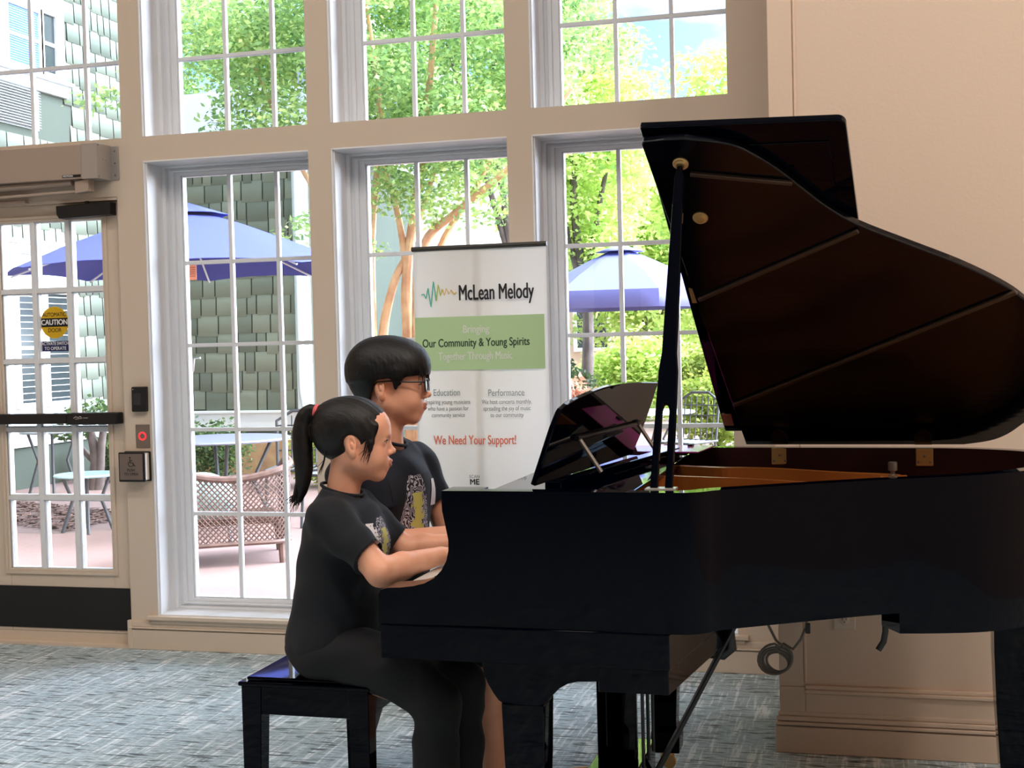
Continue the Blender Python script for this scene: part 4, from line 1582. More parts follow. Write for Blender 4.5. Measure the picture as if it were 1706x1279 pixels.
    for i in range(12):
        y = rnd.uniform(-0.05, 0.03)
        mb.tube([f.p((-0.085, y, 0.08)), f.p((-0.088, y, 0.055)), f.p((-0.095 - rnd.uniform(0, 0.012), y, rnd.uniform(0.01, 0.04)))], [0.0014, 0.001, 0.0004], 4)
    tv = np.array(mb.v)
    tq = [q for q in mb.f if len(q) == 4]
    Vv = np.concatenate([V, tv])
    Qq = np.concatenate([Q, np.array(tq) + len(V)])
    hr = np_mesh('hair', Vv, Qq, M_HAIRG, b, True, None, 0)
    MB().lathe([(0.0165, -0.006), (0.0195, -0.003), (0.0195, 0.004), (0.0165, 0.007)], (-1.4425, 3.299, 1.190), (-0.97, -0.1, 0.20), 20).build('hair_tie', mat('pink elastic', (236, 104, 110), 0.6), hr, smooth=True)


def boy():
    B = thing('person', 'boy with glasses in a dark navy t-shirt with a printed front, sitting behind the girl', 'person', (-1.40, 3.68, 0))
    f = Fr((-1.357, 3.652, 1.139), math.radians(14), math.radians(2), 1.03)
    t = Fr((-1.40, 3.68, 0), math.radians(-13))
    P = head_prims(f, earx=-0.030, nose=1.02, cheek=1.1)
    P.append(cap((-1.385, 3.66, 1.055), f.p((-0.024, 0, 0.075)), 0.054, 0.050, k=0.03))
    P.append(t.e((-0.005, 0, 0.93), (0.095, 0.145, 0.14), k=0.04))
    P.append(t.e((0, 0, 0.74), (0.095, 0.13, 0.17), k=0.05))
    P.append(ell((-1.43, 3.68, 0.58), (0.105, 0.135, 0.09), k=0.05))
    P.append(cap(t.p((-0.005, -0.13, 1.015)), t.p((-0.005, 0.13, 1.015)), 0.048, k=0.03))
    SR, ER, WR = tuple(t.p((-0.01, -0.165, 1.0))), (-1.322, 3.565, 0.795), (-1.140, 3.66, 0.812)
    SL, EL, WL = tuple(t.p((0.01, 0.165, 1.0))), (-1.268, 3.862, 0.805), (-1.130, 3.905, 0.808)
    for S, E_, W, r in ((SR, ER, WR, 0.038), (SL, EL, WL, 0.039)):
        P += chain([S, E_], [0.045, r], k=0.02)
        P += chain([E_, W], [r * 0.98, 0.026], k=0.015)
    P += hand_prims((WR[0] + 0.006, WR[1] + 0.004, WR[2] - 0.003), (0.92, 0.35, -0.06), 1, 0.95)
    P += hand_prims((WL[0] + 0.006, WL[1], WL[2] - 0.002), (0.97, 0.1, -0.06), -1, 0.95)
    K = ((3.59, -1.035), (3.80, -1.03))
    for y, kx in K:
        P += [cap((-1.40, y, 0.55), (kx, y - 0.02, 0.505), 0.072, 0.054, k=0.02), cap((kx, y - 0.02, 0.50), (kx - 0.03, y - 0.03, 0.33), 0.050, 0.046, k=0.02), cap((kx - 0.02, y - 0.03, 0.33), (kx - 0.006, y - 0.035, 0.10), 0.042, 0.029, k=0.02)]
    b = body(B, f, P, 0.0029)
    eyes(f, b)
    lashes(f, b)
    brows(f, b, M_HAIR, 0.129, 0.087)
    tor = [t.e((0.005, 0, 0.93), (0.128, 0.180, 0.155), k=0.05), t.e((0.0, 0, 0.74), (0.130, 0.165, 0.20), k=0.06), ell((-1.43, 3.68, 0.58), (0.125, 0.160, 0.11), k=0.06),
           cap(t.p((-0.005, -0.125, 1.020)), t.p((-0.005, 0.125, 1.020)), 0.055, k=0.04), cap(t.p((-0.0, -0.05, 1.06)), t.p((-0.0, 0.05, 1.06)), 0.050, k=0.04),
           cap((-1.385, 3.66, 1.06), (-1.372, 3.655, 1.13), 0.056, 0.060, op='-', k=0.006), cutp((0, 0, -1), -0.486), cutp((0.36, 0, 0.933), 0.36 * -1.385 + 0.933 * 1.096)]
    sr = sleeve(SR, tuple(np.array(SR) * 0.42 + np.array(ER) * 0.58), 0.064, 0.056, 0.04)
    sl = sleeve(SL, tuple(np.array(SL) * 0.42 + np.array(EL) * 0.58), 0.064, 0.054, 0.04)
    sh = cloth('t_shirt', [tor, sr, sl], 0.0038, M_SHIRTB, B, 0.0030, 0.03, [(40, 26, 18, 0.9, 19, 22), (-24, 30, 44, 2.1, 23, 15)])
    ring = []
    for a in np.linspace(0, 2 * PI, 25)[:-1]:
        x, y = -1.385 + 0.064 * math.cos(a), 3.66 + 0.064 * math.sin(a)
        ring.append((x, y, 1.093 - 0.385 * (x + 1.385)))
    MB().tube(ring, 0.005, 8, closed=True).build('collar', M_SHIRTB, sh, smooth=True, autosm=0)
    n = t.d((-1, 0, 0))
    patch('shirt_print', sh, n, [t.p((0.2, -0.125, 0.70)), t.p((0.2, 0.075, 0.70)), t.p((0.2, 0.075, 0.985)), t.p((0.2, -0.125, 0.985))], 16, 20, M_PRINT, sh, 0.002)
    patch('name_tag', sh, n, [t.p((0.2, 0.065, 0.885)), t.p((0.2, 0.130, 0.880)), t.p((0.2, 0.130, 0.960)), t.p((0.2, 0.065, 0.965))], 5, 5, M_TAG, sh, 0.0035)
    pa = [ell((-1.435, 3.68, 0.565), (0.125, 0.165, 0.085), k=0.04)]
    for y, kx in K:
        pa += [cap((-1.41, y, 0.562), (-1.20, y - 0.012, 0.545), 0.085, 0.083, k=0.03), cap((-1.20, y - 0.012, 0.545), (kx - 0.02, y - 0.02, 0.510), 0.083, 0.076, k=0.02)]
    cloth('shorts', [pa + [cutp((1, 0, -0.2), -1.035 + 0.02 - 0.10)]], 0.0045, M_PANT, B, 0.0022)
    wh = mat('white sock', (226, 222, 220), 0.9)
    for y, kx in K:
        MB().tube([(kx - 0.008, y - 0.034, 0.165), (kx - 0.007, y - 0.035, 0.13), (kx - 0.006, y - 0.035, 0.08)], [0.036, 0.035, 0.034], 16).build('sock', wh, B, smooth=True)
        shoe((kx - 0.006, y - 0.035, 0.05), (1, 0.0, 0), M_BLKPL, B, mat('white sole', (220, 218, 214), 0.6), 0.98)
    # hair
    top = [f.e((-0.014, 0, 0.153), (0.119, 0.091, 0.094), k=0.02), f.e((0.042, 0, 0.162), (0.056, 0.073, 0.058), k=0.03), f.e((-0.055, 0, 0.140), (0.074, 0.084, 0.085), k=0.03),
           f.cut((0.10, 0, -0.995), 0.10 * 0.05 - 0.995 * 0.131)]
    back = [f.e((-0.030, 0, 0.130), (0.100, 0.0865, 0.094), k=0.02), f.cut((0.96, 0, -0.28), 0.96 * -0.047 - 0.28 * 0.10), f.cut((0.25, 0, -0.968), 0.25 * -0.05 - 0.968 * 0.062)]
    side = []
    for s in (-1, 1):
        side += [f.c((0.012, s * 0.076, 0.145), (0.016, s * 0.074, 0.098), 0.013, 0.005, k=0.01), f.c((0.03, s * 0.072, 0.145), (0.026, s * 0.072, 0.112), 0.012, 0.006, k=0.01)]
    F, lo, ax = grid_fields([top, back, side], 0.0030, 0.014)
    F = folds(F, ax, 0.0002, [(140, 560, 40, 0, 25, 22), (510, 160, 60, 1, 30, 18)])
    V, Q = nets(F, lo, 0.0030)
    V = relax(V, Q, 4)
    rnd = random.Random(5)
    mb = MB()
    for i in range(60):
        y = rnd.uniform(-0.062, 0.062)
        x1 = 0.099 - 4.5 * y * y + rnd.uniform(-0.003, 0.007)
        z1 = rnd.uniform(0.114, 0.138)
        mb.tube([f.p((0.055, y * 0.8, 0.212 - 4 * y * y)), f.p((0.086 - 3 * y * y, y * 0.95, 0.182)), f.p((0.097 - 4 * y * y, y, 0.153)), f.p((x1, y * 1.03, z1))], [0.0034, 0.0032, 0.0026, 0.0006], 5)
    for i in range(40):
        a = rnd.uniform(0, 2 * PI)
        y = rnd.uniform(-0.07, 0.07)
        x = rnd.uniform(-0.09, 0.05)
        mb.tube([f.p((x * 0.8 - 0.01, y * 0.8, 0.236 - 5 * (x + .01) ** 2 - 6 * y * y)), f.p((x, y, 0.2435 - 6 * (x + .014) ** 2 - 9.5 * y * y + rnd.uniform(-0.002, 0.005))), f.p((x * 1.25, y * 1.2, 0.240 - 9 * (x + .01) ** 2 - 14 * y * y))], [0.0016, 0.0022, 0.0006], 5)
    tq = [q for q in mb.f if len(q) == 4]
    hr = np_mesh('hair', np.concatenate([V, np.array(mb.v)]), np.concatenate([Q, np.array(tq) + len(V)]), M_HAIR, b, True, None, 0)
    # glasses
    M_FRM = mat('dark brown frame', (40, 24, 22), 0.3)
    g = MB()
    for s in (-1, 1):
        pts = []
        for k in range(20):
            a = 2 * PI * k / 20
            ca, sa = math.cos(a), math.sin(a)
            yy = 0.0245 * abs(ca) ** 0.65 * (1 if ca > 0 else -1)
            zz = 0.0180 * abs(sa) ** 0.65 * (1 if sa > 0 else -1)
            pts.append(f.p((0.1015 - 0.10 * (abs(yy * 1 + s * 0.036) - 0.012) * 0.9 - 0.06 * zz, s * 0.0355 + yy, 0.107 + zz)))
        g.tube(pts, 0.0025, 6, closed=True)
        g.tube([f.p((0.0960, s * 0.0595, 0.1155)), f.p((0.0905, s * 0.068, 0.117)), f.p((0.055, s * 0.0745, 0.116)), f.p((0.0, s * 0.0795, 0.118)), f.p((-0.035, s * 0.0805, 0.115)), f.p((-0.05, s * 0.078, 0.100))], [0.0030, 0.0030, 0.0027, 0.0024, 0.0020, 0.0016], 6)
    g.tube([f.p((0.1025, -0.0115, 0.111)), f.p((0.105, 0, 0.1135)), f.p((0.1025, 0.0115, 0.111))], 0.0018, 6)
    gl = g.build('glasses', M_FRM, b, smooth=True)
    for s in (-1, 1):
        pts = []
        for k in range(20):
            a = 2 * PI * k / 20
            ca, sa = math.cos(a), math.sin(a)
            yy = 0.0235 * abs(ca) ** 0.65 * (1 if ca > 0 else -1)
            zz = 0.0170 * abs(sa) ** 0.65 * (1 if sa > 0 else -1)
            pts.append(Vector(f.p((0.1010 - 0.10 * (abs(yy * 1 + s * 0.036) - 0.012) * 0.9 - 0.06 * zz, s * 0.0355 + yy, 0.107 + zz))))
        m = MB()
        m.add(pts, [tuple(range(20))])
        m.build('lens', M_GLASS, gl)


girl()
boy()


# ------------------------------------------------------------------- banner
def banner():
    Y = 5.10
    x0, x1 = -1.787, -1.230
    B = thing('banner_stand', 'tall pale retractable banner stand with a green band behind the two players', 'banner', (-1.51, Y, 0))
    fab = mat('banner fabric', (250, 249, 246), 0.75)
    nt = fab.node_tree
    b = nt.nodes['Principled BSDF']
    tl = nt.nodes.new('ShaderNodeBsdfTranslucent')
    tl.inputs['Color'].default_value = lin((250, 249, 246)) + (1,)
    ms = nt.nodes.new('ShaderNodeMixShader')
    ms.inputs[0].default_value = 0.5
    nt.links.new(b.outputs[0], ms.inputs[1])
    nt.links.new(tl.outputs[0], ms.inputs[2])
    nt.links.new(ms.outputs[0], nt.nodes['Material Output'].inputs['Surface'])
    sh = MB()
    n = 24
    for j in range(2):
        for i in range(n + 1):
            x = x0 + (x1 - x0) * i / n
            sh.v.append((x, Y - 0.004 * math.sin(PI * i / n * 2.0) * 0.6, (0.09, 1.745)[j]))
    for i in range(n):
        sh.f.append((i, i + 1, n + 2 + i, n + 1 + i)); sh.m.append(0)
    sheet = sh.build('sheet', fab, B, smooth=True)
    sd = sheet.modifiers.new('thick', 'SOLIDIFY')
    sd.thickness = 0.001
    sd.offset = 0
    MB().tube([(x0 - 0.004, Y, 1.752), (x1 + 0.004, Y, 1.752)], 0.010, 12).build('top_rail', mat('dark grey rail', (72, 70, 66), 0.4, metal=0.4), B, smooth=True)
    MB().box(x0 - 0.02, x1 + 0.02, Y - 0.06, Y + 0.06, 0.02, 0.09).build('base', M_ALU2, B, bevel=0.01)
    for x in (x0 + 0.08, x1 - 0.08):
        MB().box(x - 0.02, x + 0.02, Y - 0.14, Y + 0.14, 0.0, 0.02).build('foot', M_ALU2, B, bevel=0.004)
    MB().tube([(-1.512, Y + 0.016, 0.09), (-1.512, Y + 0.016, 1.752)], 0.007, 10).build('pole', M_ALU2, B, smooth=True)
    # prints
    ax, az = (1, 0, 0), (0, 0, 1)
    y = Y - 0.0052
    gr = mat('print green', (196, 230, 176), 0.7)
    dk = mat('print dark', (34, 34, 36), 0.7)
    dg = mat('print dark green', (52, 76, 58), 0.7)
    pg = mat('print pale green', (236, 246, 230), 0.7)
    gy = mat('print grey', (140, 152, 152), 0.7)
    g2 = mat('print mid grey', (96, 100, 100), 0.7)
    sa = mat('print salmon', (232, 126, 98), 0.7)
    te = mat('print teal', (92, 196, 172), 0.7)
    li = mat('print lime', (190, 208, 96), 0.7)
    ye = mat('print amber', (240, 190, 84), 0.7)
    MB().box(x0 + 0.002, x1 - 0.012, y, y + 0.0006, 1.258, 1.474).build('green_band', gr, B)
    y2 = y - 0.0009
    lettering('McLean Melody', 0.088, dk, B, (-1.439, y2, 1.566), ax, az, sx=0.56, bold=0.0013)
    lettering('Bringing', 0.044, pg, B, (-1.526, y2, 1.421), ax, az, sx=0.78, bold=0.0010)
    lettering('Our Community & Young Spirits', 0.046, dg, B, (-1.529, y2, 1.367), ax, az, sx=0.735, bold=0.0006)
    lettering('Together Through Music', 0.044, pg, B, (-1.532, y2, 1.313), ax, az, sx=0.70, bold=0.0010)
    lettering('Education', 0.0385, gy, B, (-1.656, y2, 1.167), ax, az, sx=0.76)
    lettering('Performance', 0.0385, gy, B, (-1.406, y2, 1.163), ax, az, sx=0.76)
    for i, t in enumerate(('Inspiring young musicians', 'who have a passion for', 'community service')):
        lettering(t, 0.0245, g2, B, (-1.652, y2, 1.129 - 0.0265 * i), ax, az, sx=0.76)
    for i, t in enumerate(('We host concerts monthly,', 'spreading the joy of music', 'to our community')):
        lettering(t, 0.0245, g2, B, (-1.405, y2, 1.127 - 0.0265 * i), ax, az, sx=0.76)
    lettering('We Need Your Support!', 0.052, sa, B, (-1.542, y2, 0.973), ax, az, sx=0.66, bold=0.0008)
    lettering('SCAN', 0.017, g2, B, (-1.548, y2, 0.826), ax, az)
    lettering('ME', 0.032, dk, B, (-1.548, y2, 0.804), ax, az, bold=0.001)

    def wave(pts, m):
        MB().tube([(p[0], y2, p[1]) for p in pts], 0.0032, 6, flat=((0, 1, 0), 0.2)).build('logo_wave', m, B, smooth=True)
    wave([(-1.753, 1.566), (-1.742, 1.568), (-1.734, 1.550), (-1.724, 1.592), (-1.713, 1.516), (-1.700, 1.618), (-1.690, 1.540)], te)
    wave([(-1.690, 1.540), (-1.680, 1.604), (-1.671, 1.560), (-1.663, 1.586)], li)
    wave([(-1.663, 1.586), (-1.656, 1.562), (-1.646, 1.588), (-1.635, 1.566), (-1.626, 1.582), (-1.614, 1.566), (-1.604, 1.572)], ye)


banner()


# --------------------------------------------------------- things on the wall
def wall_devices():
    tan = mat('tan operator cover', (176, 156, 142), 0.45)
    O = thing('door_operator', 'long tan automatic door operator box above the entrance door', 'door operator', (-3.7, 5.30, 2.15))
    MB().box(-4.18, -3.405, 5.258, 5.372, 2.150, 2.302).build('cover', tan, O, bevel=0.003)
    cap_ = MB().box(-3.404, -3.322, 5.254, 5.372, 2.147, 2.305)
    ec = cap_.build('end_cap', M_ALU2, O, bevel=0.002)
    MB().box(-3.322, -3.284, 5.366, 5.3725, 2.150, 2.302).build('mounting_flange', M_ALU2, O, bevel=0.001)
    sc = MB()
    for z in (2.17, 2.225, 2.28):
        sc.lathe([(0.005, 0), (0.004, 0.002), (0.001, 0.0025)], (-3.302, 5.366, z), (0, -1, 0), 10)
    for z in (2.155, 2.297):
        sc.lathe([(0.004, 0), (0.003, 0.002)], (-3.322, 5.266, z), (1, 0, 0), 10)
    for yy in (5.30, 5.325):
        sc.lathe([(0.003, 0), (0.002, 0.001)], (-3.322, yy, 2.235), (1, 0, 0), 10)
    sc.build('screws', M_STEEL, ec)
    st = MB().box(-3.505, -3.41, 5.2565, 5.258, 2.157, 2.169).build('maker_sticker', mat('sticker black', (10, 10, 10), 0.5), O)
    lettering('MOTION', 0.0115, mat('sticker white', (245, 245, 245), 0.5), st, (-3.475, 5.2558, 2.163), (1, 0, 0), (0, 0, 1), bold=0.0004, sx=1.1)
    arm = MB()
    arm.tube([(-4.18, 5.30, 2.128), (-3.48, 5.30, 2.140)], 0.016, 12)
    arm.obox((-3.42, 5.30, 2.118), (1, 0, 0.1), (0, 1, 0), (0, 0, 1), 0.07, 0.05, 0.055)
    arm.obox((-3.78, 5.30, 2.092), (0.78, 0, 0.014), (0, 1, 0), (0, 0, 1), 0.80, 0.03, 0.012)
    a = arm.build('lever_arm', M_ALU, O, bevel=0.003)
    MB().obox((-3.95, 5.34, 2.068), (1, 0, 0.01), (0, 1, 0), (0, 0, 1), 0.40, 0.03, 0.018).build('slide_track', M_ALU, O, bevel=0.004)

    R = thing('card_reader', 'black card reader on the post, uppermost of the three door controls', 'card reader', (-3.21, D, 1.1))
    MB().prism([(-3.249, 1.092), (-3.176, 1.092), (-3.174, 1.206), (-3.247, 1.206)], -0.001, 0.026, frame=((0, D, 0), (1, 0, 0), (0, 0, 1), (0, -1, 0))).build('case', M_BLKPL, R, bevel=0.005)
    MB().box(-3.236, -3.198, D - 0.0275, D - 0.025, 1.123, 1.176).build('pad', mat('dark grey pad', (44, 44, 46), 0.6), R, bevel=0.001)
    MB().lathe([(0.003, 0), (0.002, 0.001)], (-3.238, D - 0.026, 1.194), (0, -1, 0), 10).build('sensor', M_ALU2, R)

    E = thing('exit_button', 'steel plate with a red glowing ring button between card reader and push plate', 'button', (-3.21, D, 0.92))
    MB().box(-3.245, -3.173, D - 0.004, D + 0.001, 0.925, 1.033).build('plate', M_STEEL, E, bevel=0.003)
    ring = [(-3.209 + 0.0165 * math.cos(t), D - 0.006, 0.980 + 0.0165 * math.sin(t)) for t in np.linspace(0, 2 * PI, 25)[:-1]]
    MB().tube(ring, 0.0035, 8, closed=True).build('led_ring', mat('red led', (200, 30, 36), 0.3, emit=(255, 46, 52), estr=1.6), E, smooth=True, autosm=0)
    MB().lathe([(0.0125, 0), (0.0125, 0.004), (0.011, 0.005)], (-3.209, D - 0.003, 0.980), (0, -1, 0), 24).build('button', M_STEEL, E)

    S = thing('push_plate', 'square steel wheelchair push plate in a black box, lowest door control', 'push plate', (-3.24, D, 0.77))
    bx = MB().box(-3.306, -3.170, D - 0.010, D + 0.001, 0.774, 0.911).build('back_box', M_BLKPL, S, bevel=0.008)
    MB().box(-3.300, -3.176, D - 0.050, D - 0.010, 0.782, 0.904).build('spacer', mat('cream spacer', (228, 212, 192), 0.5), S, bevel=0.003)
    MB().box(-3.306, -3.172, D - 0.058, D - 0.046, 0.775, 0.910).build('rim', M_BLKPL, S, bevel=0.005)
    pl = MB().box(-3.298, -3.180, D - 0.062, D - 0.057, 0.785, 0.903).build('plate', mat('brushed plate', (140, 126, 118), 0.4, metal=0.7), S, bevel=0.004)
    ink = mat('etched ink', (30, 30, 34), 0.6)
    yy = D - 0.0622
    sy = MB()
    sy.lathe([(0.0042, 0), (0.0042, 0.0006)], (-3.243, yy, 0.886), (0, -1, 0), 14)
    arc = [(-3.239 + 0.0125 * math.cos(t), yy, 0.858 + 0.0125 * math.sin(t)) for t in np.linspace(math.radians(130), math.radians(360), 16)]
    sy.tube(arc, 0.0018, 6)
    sy.tube([(-3.243, yy, 0.880), (-3.242, yy, 0.862), (-3.228, yy, 0.862), (-3.221, yy, 0.848), (-3.216, yy, 0.850)], 0.0022, 6)
    sy.tube([(-3.243, yy, 0.873), (-3.231, yy, 0.873)], 0.0018, 6)
    sy.build('wheelchair_symbol', ink, pl)
    lettering('PUSH', 0.0165, ink, pl, (-3.239, yy - 0.0004, 0.829), (1, 0, 0), (0, 0, 1), bold=0.0004)
    lettering('TO OPEN', 0.0165, ink, pl, (-3.239, yy - 0.0004, 0.811), (1, 0, 0), (0, 0, 1), bold=0.0004)

    W = thing('outlet', 'cream double power outlet low on the wall behind the piano', 'outlet', (-0.092, YF, 0.41))
    MB().box(-0.126, -0.058, YF - 0.006, YF + 0.001, 0.408, 0.520).build('plate', mat('cream plastic', (218, 200, 182), 0.4), W, bevel=0.002)
    for z in (0.441, 0.487):
        MB().lathe([(0.0165, 0), (0.0165, 0.002), (0.015, 0.003)], (-0.092, YF - 0.006, z), (0, -1, 0), 24).build('socket', mat('cream plastic', (218, 200, 182), 0.4), W, smooth=True)
        h_ = MB()
        for dx in (-0.006, 0.006):
            h_.box(-0.092 + dx - 0.001, -0.092 + dx + 0.001, YF - 0.0096, YF - 0.0088, z - 0.001, z + 0.007)
        h_.lathe([(0.002, 0), (0.002, 0.0008)], (-0.092, YF - 0.0088, z - 0.007), (0, -1, 0), 10)
        h_.build('slots', M_BLKPL, W)

    # coiled power cable hanging under the piano
    cy = 4.0
    pts = [(-0.330, cy, 0.812), (-0.322, cy, 0.62), (-0.308, cy, 0.50), (-0.285, cy, 0.452)]
    rnd = random.Random(2)
    for k in range(4 * 22):
        t = math.radians(75) - 2 * PI * k / 22
        lp = k // 22
        r = 0.050 - 0.006 * lp + 0.003 * math.sin(2 * t + lp)
        pts.append((-0.287 + r * 1.0 * math.cos(t) + 0.002 * lp, cy + 0.004 * lp - 0.006, 0.396 + r * 0.92 * math.sin(t) - 0.004 * lp))
    pts += [(-0.262, cy + 0.008, 0.440), (-0.235, cy + 0.004, 0.425), (-0.212, cy, 0.455), (-0.195, cy, 0.495), (-0.190, cy, 0.56), (-0.19, cy, 0.812)]
    c = MB().tube(pts, 0.0042, 8).build('cable', mat('grey cable', (112, 104, 98), 0.5), None, smooth=True)
    tag(c, 'grey power cable hanging in a coil beneath the piano', 'cable')
    MB().box(-0.197, -0.183, cy - 0.008, cy + 0.008, 0.475, 0.505).build('cable_clip', M_BLKPL, c, bevel=0.002)


wall_devices()


# ------------------------------------------------------------------ outside
def shingle_mat():
    m = bpy.data.materials.new('sage shingles')
    m.use_nodes = True
    nt = m.node_tree
    b = nt.nodes['Principled BSDF']
    b.inputs['Roughness'].default_value = 0.8
    at = nt.nodes.new('ShaderNodeAttribute')
    at.attribute_name = 'tone'
    r = nt.nodes.new('ShaderNodeValToRGB')
    r.color_ramp.elements[0].color = lin((104, 114, 102)) + (1,)
    r.color_ramp.elements[1].color = lin((138, 146, 130)) + (1,)
    nt.links.new(at.outputs['Fac'], r.inputs['Fac'])
    nt.links.new(r.outputs['Color'], b.inputs['Base Color'])
    return m


def shingles(name, parent, o, ax, w, h, nrm, m, seed=1, row=0.235, holes=()):
    """rows of individual shakes on a wall plane: o corner, ax along, z up"""
    rnd = random.Random(seed)
    o, ax, nrm = Vector(o), Vector(ax), Vector(nrm)
    V, F, T = [], [], []
    z = 0.0
    rowi = 0
    while z < h - 0.01:
        x = -rnd.uniform(0, 0.2)
        while x < w:
            ww = rnd.choice((0.13, 0.17, 0.21, 0.25, 0.29))
            a, b_ = max(x, 0), min(x + ww - 0.017, w)
            zl = z + rnd.choice((0, 0, 0.018, 0.03))
            zt = min(z + row + 0.03, h)
            mid = ((a + b_) / 2, z + row / 2)
            if b_ - a > 0.02 and not any(p[0] < mid[0] < p[1] and p[2] < mid[1] < p[3] for p in holes):
                k = len(V)
                t0, t1 = 0.015, 0.006
                for (xx, zz, tt) in ((a, zl, t0), (b_, zl, t0), (b_, zt, t1), (a, zt, t1), (a, zl, 0), (b_, zl, 0)):
                    V.append(tuple(o + ax * xx + Vector((0, 0, zz)) + nrm * tt))
                F += [(k, k + 1, k + 2, k + 3), (k, k + 4, k + 5, k + 1)]
                t = rnd.random()
                T += [t, t]
            x += ww
        z += row
        rowi += 1
    ob = np_mesh(name, np.array(V), np.array(F), m, parent, False)
    at = ob.data.attributes.new('tone', 'FLOAT', 'FACE')
    at.data.foreach_set('value', np.array(T, np.float32))
    return ob


def leaf_mat(name, c1, c2, c3):
    m = bpy.data.materials.new(name)
    m.use_nodes = True
    nt = m.node_tree
    b = nt.nodes['Principled BSDF']
    b.inputs['Roughness'].default_value = 0.55
    at = nt.nodes.new('ShaderNodeAttribute')
    at.attribute_name = 'tone'
    r = nt.nodes.new('ShaderNodeValToRGB')
    r.color_ramp.elements[0].color = lin(c1) + (1,)
    r.color_ramp.elements[1].color = lin(c3) + (1,)
    e = r.color_ramp.elements.new(0.5)
    e.color = lin(c2) + (1,)
    nt.links.new(at.outputs['Fac'], r.inputs['Fac'])
    nt.links.new(r.outputs['Color'], b.inputs['Base Color'])
    tl = nt.nodes.new('ShaderNodeBsdfTranslucent')
    nt.links.new(r.outputs['Color'], tl.inputs['Color'])
    ms = nt.nodes.new('ShaderNodeMixShader')
    ms.inputs[0].default_value = 0.5
    nt.links.new(b.outputs[0], ms.inputs[1])
    nt.links.new(tl.outputs[0], ms.inputs[2])
    nt.links.new(ms.outputs[0], nt.nodes['Material Output'].inputs['Surface'])
    return m


def foliage(name, clumps, n, size, m, parent, seed=1, flat=0.35, droop=0.2):
    """leaf blades scattered mostly near the surface of the clumps (x,y,z,rx,ry,rz)"""
    rs = np.random.RandomState(seed)
    C = np.array(clumps, float)
    vol = C[:, 3] * C[:, 4] * C[:, 5]
    pick = rs.choice(len(C), n, p=vol ** 0.8 / (vol ** 0.8).sum())
    d = rs.normal(size=(n, 3))
    d /= np.linalg.norm(d, axis=1)[:, None]
    r = rs.uniform(0.25, 1.0, n) ** 0.5 * (1 + 0.12 * rs.normal(size=n))
    P = C[pick, :3] + d * C[pick, 3:6] * r[:, None]
    # leaf frames
    a = rs.normal(size=(n, 3)); a[:, 2] = a[:, 2] * 0.5 - droop
    a /= np.linalg.norm(a, axis=1)[:, None]
    b = rs.normal(size=(n, 3)) * 0.7
    b -= (b * a).sum(1)[:, None] * a
    b /= np.linalg.norm(b, axis=1)[:, None]
    L = size * rs.uniform(0.65, 1.3, n)[:, None]
    W = L * 0.26
    V = np.stack([P, P + a * L * 0.45 + b * W, P + a * L, P + a * L * 0.45 - b * W], 1).reshape(-1, 3)
    Q = np.arange(4 * n).reshape(n, 4)
    ob = np_mesh(name, V, Q, m, parent, False)
    at = ob.data.attributes.new('tone', 'FLOAT', 'FACE')
    tone = np.clip(0.5 + 0.22 * rs.normal(size=n) + 0.25 * (rs.uniform(size=len(C)) - 0.5)[pick], 0, 1)
    at.data.foreach_set('value', tone.astype(np.float32))
    return ob


def clump_cloud(c, R, n, r, seed):
    rs = np.random.RandomState(seed)
    out = []
    for i in range(n):
        d = rs.normal(size=3)
        d /= np.linalg.norm(d)
        q = rs.uniform(0.2, 1) ** 0.5
        out.append((c[0] + d[0] * R[0] * q, c[1] + d[1] * R[1] * q, c[2] + d[2] * R[2] * q, r * rs.uniform(0.7, 1.3), r * rs.uniform(0.7, 1.3), r * rs.uniform(0.5, 0.95)))
    return out


GZ = -0.04


